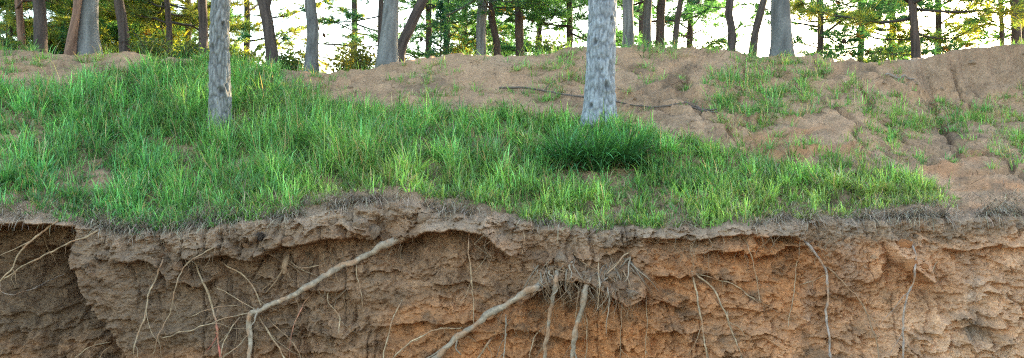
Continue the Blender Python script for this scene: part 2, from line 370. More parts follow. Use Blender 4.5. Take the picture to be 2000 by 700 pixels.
# density of the grass sward (0..1) in photo pixels
g_top = curve([-900, 165, -300, 165, 0, 176, 100, 174, 170, 166, 230, 152, 280, 136, 350, 128, 420, 124, 480, 116, 535, 128, 560, 172, 600, 188, 650, 206, 720, 214, 800, 216, 900, 219, 1000, 223,
               1060, 224, 1240, 256, 1300, 272, 1400, 288, 1500, 302, 1600, 306, 1700, 322, 1760, 345, 1850, 362, 1880, 392, 1960, 420, 2900, 430])
g_bot = curve([-900, 412, 0, 416, 150, 440, 250, 458, 400, 448, 500, 436, 580, 422, 640, 388, 720, 374, 800, 380, 860, 394, 920, 404, 1000, 420, 1050, 444, 1200, 452, 1400, 448, 1500, 432, 1650, 416, 1750, 402, 1850, 396, 1960, 400, 2900, 400])
HOLES = [(372, 300, 26, 45, 1), (368, 345, 24, 18, .8), (205, 352, 26, 50, .7), (910, 340, 26, 16, .6), (985, 300, 18, 22, .7), (1125, 352, 60, 12, .8), (60, 280, 30, 20, .5), (470, 230, 26, 14, .5),
         (120, 400, 70, 20, .5), (430, 270, 30, 16, .5), (820, 300, 30, 12, .4), (620, 380, 40, 10, .4), (1330, 330, 40, 12, .4), (1165, 330, 95, 24, 1), (1160, 300, 90, 30, .9), (1160, 350, 80, 14, .8)]
def g_mask(px, py):
    wob = 15 * fbm(px / 45, py * 0 + 2, 3, 401)
    m = sst(-6, 8, py - g_top(px) - wob) * (1 - sst(-10, 8, py - g_bot(px) - wob))
    for hx, hy, rx, ry, k in HOLES: m = m * (1 - k * np.exp(-(((px - hx) / rx) ** 2 + ((py - hy) / ry) ** 2) ** 1.5))
    m = m * (.42 + .58 * sst(-.25, .12, fbm(px / 60, py / 32, 3, 411))) * (.45 + .55 * sst(-.2, .1, fbm(px / 22, py / 11, 2, 413)))
    m = m * (1 - .45 * (1 - sst(120, 330, px)) * sst(-.2, .2, fbm(px / 70, py / 45, 3, 415)) * sst(220, 300, py))
    return m
def top_col(px, t):
    py = y_lip(px) + (y_crest(px) - y_lip(px)) * np.clip(t, 0, 1)
    n = fbm(px / 90, py / 40, 4, 421); n2 = fbm(px / 24, py / 12, 4, 431)
    c = mixc(np.broadcast_to(C_SLOPE, px.shape + (3,)), C_SLOPE2, np.clip(.4 + .9 * n, 0, 1))
    c = mixc(c, C_ORA * .85, np.clip(1.6 * fbm(px / 120 + 3, py / 30, 4, 441) - .25, 0, .55) * sst(150, 260, py))
    c = mixc(c, C_DRK, np.clip(2.2 * fbm(px / 70 + 8, py / 22, 5, 445, .6) - .35, 0, .75))
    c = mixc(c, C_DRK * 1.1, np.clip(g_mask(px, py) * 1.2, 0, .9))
    c = mixc(c, C_TOP, (1 - sst(.0, .07, t)))
    sc = scarp(px, t); c = mixc(c, np.array([.29, .185, .115]), sc * .8)
    return c * (1 + .26 * n2 + .12 * n + .12 * sc * fbm(px / 9, py / 60, 4, 433))[..., None]

# ------------------------------------------------------------------ build the setting
pxs = np.unique(np.r_[np.linspace(-900, -60, 60), np.linspace(-60, 2060, 1090), np.linspace(2060, 2900, 60)])
nf, ntp = 200, 140
fr = np.linspace(1, 0, nf)[:, None]
PX = np.broadcast_to(pxs[None, :], (nf, len(pxs)))
PY = y_lip(PX) + (748 - y_lip(PX)) * fr ** 1.05
d = face_d(PX, PY)
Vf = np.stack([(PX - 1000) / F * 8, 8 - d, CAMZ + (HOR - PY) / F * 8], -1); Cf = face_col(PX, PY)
tt = np.r_[np.linspace(0, 1, ntp)[1:] ** 1.1, 1 + np.r_[.004, .01, .018, .028, .04, .06, .09, .13, .18, .25, .35, .5, .7, 1.0, 1.3, 1.6]]
PX2, T2 = np.meshgrid(pxs, tt)
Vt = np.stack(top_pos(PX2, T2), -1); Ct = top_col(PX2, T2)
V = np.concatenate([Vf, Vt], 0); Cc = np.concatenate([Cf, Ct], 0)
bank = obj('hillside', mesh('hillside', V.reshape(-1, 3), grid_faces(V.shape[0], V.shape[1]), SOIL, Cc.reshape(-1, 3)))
tag(bank, 'eroded brown earth bank with undercut edge and bare mound above it', kind='structure')
# floor of the gully and the land far around, darkened to bounce less light
gx = np.r_[-900, -300, -100, np.linspace(-30, 30, 41), 100, 300, 900]; gy = np.r_[-900, -300, -100, np.linspace(-30, 9, 30), 40, 90, 300, 900]
GX, GY = np.meshgrid(gx, gy); GZ = np.where((abs(GX) < 40) & (GY < 12) & (GY > -40), .04 * fbm(GX * .7, GY * .7, 3, 3), 0) - .01
gr = obj('ground', mesh('ground', np.stack([GX, GY, GZ], -1).reshape(-1, 3), grid_faces(len(gy), len(gx)), SOIL, np.broadcast_to(C_MID * .7, (GX.size, 3))))
tag(gr, 'brown floor of the gully below the bank, darkened as in shade', kind='structure')
# clods of earth sitting in the face
def clod_mesh(k):
    r = np.random.default_rng(500 + k)
    nu, nv = 12, 8
    th = np.linspace(0, 2 * math.pi, nu, endpoint=False); ph = np.linspace(.12, math.pi - .12, nv)
    TH, PH = np.meshgrid(th, ph); D = np.stack([np.cos(TH) * np.sin(PH), np.sin(TH) * np.sin(PH), np.cos(PH)], -1)
    rad = np.ones(TH.shape)
    for _ in range(9):
        n = r.normal(size=3); n /= np.linalg.norm(n); c = r.uniform(.55, .85)
        rad = np.minimum(rad, c / np.maximum(D @ n, 1e-3))
    rad = rad * (1 + .07 * r.normal(size=rad.shape))
    P = (D * rad[..., None] * np.array([1, .8, .75])).reshape(-1, 3)
    P = np.vstack([P, P[:nu].mean(0), P[-nu:].mean(0)])
    i = np.arange(nu); j = (i + 1) % nu; b = (nv - 1) * nu
    tr = np.vstack([np.stack([i, j, np.full(nu, nu * nv)], 1), np.stack([b + j, b + i, np.full(nu, nu * nv + 1)], 1)])
    c = [C_TOP, C_TOP * 1.1, C_MID, C_ORA, C_TAN, C_DRK][k % 6]
    return mesh('clod', P, [grid_faces(nv, nu, True)[:, ::-1], tr], SOIL, np.broadcast_to(c, (len(P), 3)), False)
CLODS = [clod_mesh(k) for k in range(12)]
def clod(p, s, k, r):
    o = obj('clod', CLODS[k], bank, p); o.rotation_euler = tuple(r.uniform(-.6, .6, 2)) + (r.uniform(0, 6.28),); o.scale = (s, s, s * r.uniform(.7, 1))
rc = np.random.default_rng(11)
spots = [(1765, 480, .13), (1745, 455, .08), (1790, 445, .07), (1800, 520, .08), (1780, 520, .09), (1308, 520, .10), (705, 440, .09), (680, 425, .07), (727, 452, .08), (650, 432, .06), (690, 412, .06), (770, 405, .06),
         (735, 405, .07), (800, 420, .06), (830, 425, .07), (760, 425, .06), (890, 430, .05), (330, 480, .08), (345, 520, .07), (310, 500, .06), (360, 540, .06), (1560, 500, .05), (1565, 530, .06), (1550, 455, .06), (1350, 450, .05),
         (1215, 575, .08), (1180, 560, .07), (1240, 560, .06), (1060, 500, .06), (1110, 520, .06), (1030, 530, .07), (1860, 500, .05), (1930, 440, .05), (1990, 445, .05), (645, 560, .06), (560, 470, .05), (480, 480, .06)]
for (a, b, s) in spots:
    p = on_face(a, b); kk = 0 if b < 470 else (2 if a < 1250 else 3)
    clod(p + np.array([0, s * .25, 0]), s * rc.uniform(.8, 1.1), kk + 6 * int(rc.integers(0, 2)), rc)
for _ in range(230):
    a = rc.uniform(-60, 2060); b = y_lip(a) + abs(rc.normal()) * 45 + 8
    if b > 700: continue
    s = rc.uniform(.012, .045); p = on_face(a, b); kk = 0 if b < y_lip(a) + 40 else (5 if a < 600 else (2 if a < 1250 else (3 if a < 1600 else 4)))
    clod(p + np.array([0, s * .3, 0]), s, kk + 6 * int(rc.integers(0, 2)), rc)
for _ in range(70):
    a = rc.uniform(560, 2050); t = rc.uniform(.5, .97)
    py = y_lip(a) + (y_crest(a) - y_lip(a)) * t
    if g_mask(np.array([a]), np.array([py]))[0] > .2: continue
    s = rc.uniform(.02, .055); p = np.array(top_pos(a, t)); clod(p - np.array([0, 0, s * .1]), s, 6 * int(rc.integers(0, 2)) + int(rc.integers(0, 2)), rc)

# ------------------------------------------------------------------ grass
def blades(P, L, W, az, lean, curl, col, tipcol=None, segs=3, r=None):
    """arched tapering blades rooted at P; returns V, quads, tris, colours"""
    n = len(P); u = np.linspace(0, 1, segs + 1)
    dirh = np.stack([np.cos(az), np.sin(az), np.zeros(n)], -1); side = np.stack([-np.sin(az), np.cos(az), np.zeros(n)], -1)
    pts = []; ang = lean.copy(); p = P.copy(); pts.append(p)
    for k in range(segs):
        st = L / segs
        p = p + dirh * (np.sin(ang) * st)[:, None] + np.array([0, 0, 1.0]) * (np.cos(ang) * st)[:, None]
        pts.append(p); ang = ang + curl / segs
    V = np.zeros((n, 2 * segs + 1, 3), np.float32); C = np.zeros((n, 2 * segs + 1, 3), np.float32)
    tipcol = col if tipcol is None else tipcol
    for k in range(segs):
        w = (W * (1 - .55 * u[k] ** 1.5) * .5)[:, None]
        V[:, 2 * k] = pts[k] - side * w; V[:, 2 * k + 1] = pts[k] + side * w
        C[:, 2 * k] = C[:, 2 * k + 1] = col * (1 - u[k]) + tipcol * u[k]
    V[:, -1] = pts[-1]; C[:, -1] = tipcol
    b = np.arange(n)[:, None, None] * (2 * segs + 1)
    q = np.array([[2 * k, 2 * k + 1, 2 * k + 3, 2 * k + 2] for k in range(segs - 1)])[None] + b if segs > 1 else np.zeros((0, 4), int)
    t = np.array([[2 * segs - 2, 2 * segs - 1, 2 * segs]])[None] + b
    return V.reshape(-1, 3), np.asarray(q).reshape(-1, 4), t.reshape(-1, 3), C.reshape(-1, 3)
G_BLUE, G_MID, G_YEL, G_DRY, G_DARK = np.array([.12, .345, .105]), np.array([.175, .385, .090]), np.array([.29, .42, .10]), np.array([.46, .37, .20]), np.array([.046, .150, .048])
def tuft_field(pos, hgt, nb, hue, spread, seed, width=.0065, dry=.06, lum=None):
    """pos (n,3) tuft roots; hgt (n) blade length; hue (n) 0 blue-green .. 1 yellow-green"""
    r = np.random.default_rng(seed); n = len(pos); N = n * nb
    i = np.repeat(np.arange(n), nb)
    az = r.uniform(0, 2 * math.pi, N); rad = np.sqrt(r.uniform(0, 1, N)) * spread[i]
    P = pos[i] + np.stack([np.cos(az) * rad, np.sin(az) * rad, -.012 + 0 * rad], -1)
    az = az + r.normal(0, .7, N)
    taz = r.uniform(0, 2 * math.pi, n)[i]; tl = np.abs(r.normal(0, .25, n))[i]
    lean = np.clip(np.abs(r.normal(.55, .42, N)) + 1.8 * tl * np.cos(az - taz), .0, 1.45); curl = r.uniform(.3, 1.2, N) + (r.uniform(size=N) < .5) * r.uniform(.4, 1.8, N)
    L = hgt[i] * np.clip(1 + .25 * r.normal(size=n), .5, 1.7)[i] * r.uniform(.4, 1.2, N); W = width * r.uniform(.6, 1.35, N)
    h = np.clip(hue[i] + r.normal(0, .16, N), 0, 1)[:, None]
    c = np.where(h < .5, G_BLUE * (1 - 2 * h) + G_MID * 2 * h, G_MID * (2 - 2 * h) + G_YEL * (2 * h - 1))
    c = c * (r.uniform(.5, 1.0, (N, 1)) + .8 * r.uniform(0, 1, (N, 1)) ** 3) * np.clip(1 + .22 * r.normal(size=n), .5, 1.6)[i][:, None]; isd = r.uniform(size=N) < dry
    c = np.where(isd[:, None], G_DRY * r.uniform(.7, 1.2, (N, 1)), c)
    if lum is not None: c = c * lum[i][:, None]
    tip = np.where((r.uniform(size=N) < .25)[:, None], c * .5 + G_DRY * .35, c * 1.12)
    return blades(P, L, W, az, lean, curl, c * .85, tip)
def sample_field(n, x0, x1, t0, t1, dens, seed):
    r = np.random.default_rng(seed)
    px = r.uniform(x0, x1, n); t = r.uniform(t0, t1, n)
    w = depth_t(px, t) * (depth_t(px, t + .01) - depth_t(px, t - .01)); w = w / np.percentile(w, 98)
    py = y_lip(px) + (y_crest(px) - y_lip(px)) * np.clip(t, 0, 1)
    k = r.uniform(size=n) < w * dens(px, py, t)
    return px[k], py[k], t[k]
# the green sward
px, py, t = sample_field(30000, -320, 2320, 0, 1.0, lambda a, b, t: g_mask(a, b), 21)
pos = np.stack(top_pos(px, t), -1)
lush = np.exp(-(((px - 640) / 330) ** 2 + ((py - 290) / 90) ** 2)) + .7 * np.exp(-(((px - 250) / 260) ** 2 + ((py - 220) / 70) ** 2))
hgt = (.175 + .14 * np.clip(lush, 0, 1)) * (1 + .3 * fbm(px / 50, py / 30, 2, 19)) * (1 - .35 * sst(-60, -5, py - g_bot(px)))
lum = np.clip(1 + .75 * fbm(px / 38, py / 20, 3, 27), .45, 1.6)
hue = .36 + .35 * sst(-110, -20, py - g_bot(px)) * sst(350, 600, px) + .25 * sst(1230, 1500, px) - .22 * (1 - sst(200, 420, px)) + .22 * fbm(px / 70, py / 35, 3, 23)
dr = .06
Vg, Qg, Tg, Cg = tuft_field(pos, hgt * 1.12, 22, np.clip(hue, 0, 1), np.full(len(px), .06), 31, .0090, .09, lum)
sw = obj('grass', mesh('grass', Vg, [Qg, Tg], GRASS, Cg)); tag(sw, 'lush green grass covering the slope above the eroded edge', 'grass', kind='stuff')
def under_d(a, b, t): return .85 * sst(-10, 12, b - g_top(a) - 6 * fbm(a / 30, b * 0, 3, 71)) * (1 - sst(-14, 10, b - g_bot(a) - 22 * fbm(a / 40, b * 0, 3, 73))) * (.35 + .65 * sst(-.3, .2, fbm(a / 35, b / 18, 3, 75)))
px, py, t = sample_field(13000, -320, 2320, 0, 1.0, under_d, 25); pos = np.stack(top_pos(px, t), -1)
Vg, Qg, Tg, Cg = tuft_field(pos, np.full(len(px), .115) * (1 + .4 * fbm(px / 40, py / 20, 2, 76)), 8, np.clip(.45 + .35 * fbm(px / 60, py / 30, 2, 77), 0, 1), np.full(len(px), .09), 33, .008, .22, np.clip(.85 + .4 * fbm(px / 30, py / 16, 2, 78), .4, 1.4))
us = obj('short_grass', mesh('short_grass', Vg, [Qg, Tg], GRASS, Cg)); tag(us, 'short mixed green and straw grass between the lush clumps', 'grass', kind='stuff')
# thin grass and weeds along the top of the mound
CREST = [(-260, 70, 1), (180, 235, .9), (90, 130, .6), (440, 700, .8), (860, 1010, .35), (1030, 1145, 1), (1195, 1330, 1.2), (1365, 1480, .35), (1450, 1600, .6), (1940, 2300, .7), (700, 735, .4)]
def crest_d(a, b, t):
    m = np.zeros_like(a)
    for x0, x1, k in CREST: m = np.maximum(m, k * sst(x0 - 12, x0 + 12, a) * (1 - sst(x1 - 12, x1 + 12, a)))
    return m * sst(.90, .98, t)
px, py, t = sample_field(2300, -300, 2300, .90, 1.035, crest_d, 41)
pos = np.stack(top_pos(px, t), -1)
Vg, Qg, Tg, Cg = tuft_field(pos, np.full(len(px), .19) * (1 + .5 * fbm(px / 30, px * 0, 2, 4)), 16, np.clip(.45 + .4 * fbm(px / 60, py / 30, 2, 5), 0, 1), np.full(len(px), .08), 43)
cg = obj('weeds', mesh('weeds', Vg, [Qg, Tg], GRASS, Cg)); tag(cg, 'thin green weeds fringing the crest of the mound under the pines', 'weeds', kind='stuff')
# sparse short sprouts scattered over the bare slope
def sparse_d(a, b, t):
    k = .22 * sst(560, 650, a) * sst(.0, .4, fbm(a / 60, b / 25, 3, 51)) + 1.0 * np.exp(-(((a - 1490) / 105) ** 2 + ((b - 190) / 65) ** 2) ** 1.5) * sst(-.3, .05, fbm(a / 40, b / 18, 3, 57)) + .8 * np.exp(-(((a - 1765) / 50) ** 2 + ((b - 235) / 40) ** 2)) + .8 * np.exp(-(((a - 1905) / 65) ** 2 + ((b - 222) / 20) ** 2)) + .7 * np.exp(-(((a - 1995) / 30) ** 2 + ((b - 275) / 35) ** 2)) + .30 * sst(1550, 1700, a) * sst(.05, .35, fbm(a / 50, b / 30, 3, 53)) + .25 * np.exp(-(((a - 1090) / 50) ** 2 + ((b - 150) / 45) ** 2)) + .5 * (a < 320) * sst(-.1, .2, fbm(a / 60, b / 22, 3, 59)) + .2 * np.exp(-(((a - 620) / 40) ** 2 + ((b - 170) / 25) ** 2))
    return k * (1 - scarp(a, t)) * (b < g_top(a) + 10)
px, py, t = sample_field(15000, -250, 2200, .25, .99, sparse_d, 55)
pos = np.stack(top_pos(px, t), -1)
Vg, Qg, Tg, Cg = tuft_field(pos, .13 + .09 * np.exp(-(((px - 1490) / 120) ** 2 + ((py - 195) / 60) ** 2)), 17, np.clip(.5 + .4 * fbm(px / 60, py / 30, 2, 5), 0, 1), np.full(len(px), .05), 57, .008, .25)
sg = obj('sprouts', mesh('sprouts', Vg, [Qg, Tg], GRASS, Cg)); tag(sg, 'sparse short grass sprouting on the bare brown slope', 'grass', kind='stuff')
# single tufts that stand out on the bare slope
TUFTS = [(1455, 165, .24, 70, 'tall grass tuft high on the mound left of the thick far trunk'), (1430, 200, .20, 60, 'green grass tuft beside the end of the fallen branch'), (1515, 215, .26, 90, 'largest grass tuft on the bare slope below the thick far trunk'),
         (1480, 235, .18, 60, 'low grass tuft under the largest tuft on the bare slope'), (1575, 205, .20, 60, 'grass tuft right of the largest tuft on the bare slope'), (1505, 285, .14, 40, 'small grass tuft just above the green sward, below the bare slope'),
         (1612, 152, .15, 40, 'small bright tuft near the crest right of the thick far trunk'), (1668, 165, .12, 36, 'pale thin tuft near the crest left of the short stick'), (1755, 225, .22, 80, 'bright green tuft below the short stick on the bare slope'),
         (1775, 250, .17, 60, 'drooping tuft just under the bright green tuft below the stick'), (1738, 280, .11, 34, 'thin tuft at the middle of the bare right slope'), (1838, 200, .13, 40, 'thin tuft at the left foot of the grey earth scarp'),
         (1895, 230, .17, 90, 'wide low tuft at the foot of the grey earth scarp'), (1928, 215, .17, 60, 'upright tuft against the grey earth scarp'), (1988, 275, .22, 80, 'grass tuft cut by the right edge of the picture'),
         (1880, 298, .10, 40, 'tiny tuft alone low on the bare right slope'), (1862, 325, .10, 34, 'tiny pale tuft near the right end of the sward'), (1590, 290, .16, 46, 'grass tuft where the sward meets the bare right slope'),
         (1072, 195, .15, 46, 'grass tuft beside the fallen branch left of the silver trunk'), (1098, 130, .16, 50, 'yellowish tuft near the crest left of the silver trunk'), (600, 178, .15, 46, 'dull green tuft at the left end of the bare mound'),
         (1330, 165, .12, 40, 'faint grass tuft on the mound right of the silver trunk')]
for k, (a, b, h, nb, lab) in enumerate(TUFTS):
    p = on_top(a, b)
    h = h * 1.3; nb = int(nb * 1.7)
    q = p[None] + np.r_[[[0, 0, 0]], np.random.default_rng(60 + k).normal(0, h * .33, (3, 3)) * np.array([1.3, .7, 0])]
    q[:, 2] = [ground_z(v[0], v[1]) for v in q]
    V_, Q_, T_, C_ = tuft_field(q, np.array([h, h * .8, h * .75, h * .6]), nb // 4 + 6, np.full(4, .25 + .4 * ((k * 37) % 10) / 10), np.full(4, h * .28), 70 + k, .0065, .08)
    o = obj('grass_tuft', mesh('grass_tuft', V_ - p, [Q_, T_], GRASS, C_), None, p); tag(o, lab, 'grass tuft', 'single grass tufts on the bare slope')
# big dark clumps of long blades at the foot of the silver trunk
CL = [(1108, 322, .48, 'dark green long-bladed clump left of the silver trunk'), (1165, 328, .54, 'dark drooping long-bladed clump in front of the silver trunk'), (1222, 320, .48, 'dark long-bladed clump right of the silver trunk')]
for k, (a, b, h, lab) in enumerate(CL):
    r = np.random.default_rng(90 + k); p = on_top(a, b); n = 400
    az = r.uniform(0, 2 * math.pi, n); rad = np.sqrt(r.uniform(0, 1, n)) * .09
    P = np.stack([np.cos(az) * rad * 1.4, np.sin(az) * rad, np.full(n, -.03)], -1); az = az + r.normal(0, .35, n)
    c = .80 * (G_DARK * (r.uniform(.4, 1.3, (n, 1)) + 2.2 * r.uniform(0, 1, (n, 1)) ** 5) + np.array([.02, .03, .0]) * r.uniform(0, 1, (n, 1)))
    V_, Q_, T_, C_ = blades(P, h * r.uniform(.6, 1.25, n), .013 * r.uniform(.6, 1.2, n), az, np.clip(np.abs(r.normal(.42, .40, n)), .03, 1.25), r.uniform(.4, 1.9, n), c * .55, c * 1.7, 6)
    root = empty('sedge_clump', p); tag(root, lab, 'grass clump', 'dark long-bladed clumps under the silver trunk')
    obj('blades', mesh('blades', V_, [Q_, T_], GRASS, C_), root)
    m = 60; az = r.uniform(0, 6.28, m); P = np.stack([np.cos(az) * .1, np.sin(az) * .08, np.full(m, -.02)], -1)
    V_, Q_, T_, C_ = blades(P, r.uniform(.14, .34, m), np.full(m, .006), az, r.uniform(.6, 1.3, m), r.uniform(.4, 1.4, m), np.tile(G_DRY * .6, (m, 1)))
    obj('dry_blades', mesh('dry_blades', V_, [Q_, T_], DRY, C_), root)
# dead grey grass hanging over the edge
ZONES = [(-120, 150, .5), (165, 400, 1.0), (395, 620, .8), (640, 745, .8), (780, 960, .5), (1035, 1100, .7), (1150, 1210, .3), (1320, 1370, .3), (1470, 1650, .9), (1680, 1862, 1.0), (1890, 2200, .7)]
Bz = Batch(); r = np.random.default_rng(101)
for x0, x1, k in ZONES:
    n = int((x1 - x0) * 12 * k)
    a = r.uniform(x0, x1, n) + r.normal(0, 10, n); t = np.where(r.uniform(size=n) < .55, np.abs(r.normal(0, .018, n)), np.abs(r.normal(0, .06, n))) + .002
    clump = sst(-.15, .3, fbm(a / 20, t * 24, 3, 111)); keep = r.uniform(size=n) < clump; a = a[keep]; t = t[keep]; n = len(a)
    P = np.stack(top_pos(a, t), -1)
    az = -math.pi / 2 + r.normal(0, 1.0, n)
    c = (np.array([.34, .27, .185]) * r.uniform(.3, 1.5, (n, 1))) * (1 + r.normal(0, .05, (n, 3)))
    V_, Q_, T_, C_ = blades(P, r.uniform(.06, .30, n), r.uniform(.003, .006, n), az, r.uniform(.6, 1.6, n), r.uniform(.3, 2.4, n), c, None, 4)
    Bz.add(V_, Q_, T_, C_)
dg = obj('dead_grass', Bz.mesh('dead_grass', DRY)); tag(dg, 'grey dead grass hanging over the edge of the bank', 'dead grass', kind='stuff')
# dry litter lying in the sward and on the slope
n = 14000; a = r.uniform(-200, 2200, n); t = r.uniform(.01, .95, n) ** 1.3; P = np.stack(top_pos(a, t), -1) + np.array([0, 0, .012])
V_, Q_, T_, C_ = blades(P, r.uniform(.04, .16, n), r.uniform(.003, .005, n), r.uniform(0, 6.28, n), r.uniform(1.0, 1.5, n), r.uniform(.1, .6, n), np.array([.21, .155, .105]) * r.uniform(.15, 1.3, (n, 1)), None, 2)
n = 420; a = r.uniform(-200, 2200, n); t = r.uniform(.03, .97, n); P = np.stack(top_pos(a, t), -1) + np.array([0, 0, .02])
V2, Q2, T2b, C2 = blades(P, r.uniform(.10, .42, n), r.uniform(.006, .012, n), r.uniform(0, 6.28, n), r.uniform(1.2, 1.6, n), r.uniform(-.3, .3, n), np.array([.13, .095, .07]) * r.uniform(.4, 1.6, (n, 1)), None, 2)
Q_ = np.vstack([Q_, Q2 + len(V_)]); T_ = np.vstack([T_, T2b + len(V_)]); V_ = np.vstack([V_, V2]); C_ = np.vstack([C_, C2])
dl_ = obj('litter', mesh('litter', V_, [Q_, T_], DRY, C_)); tag(dl_, 'dry needles and straw littering the slope', 'litter', kind='stuff')

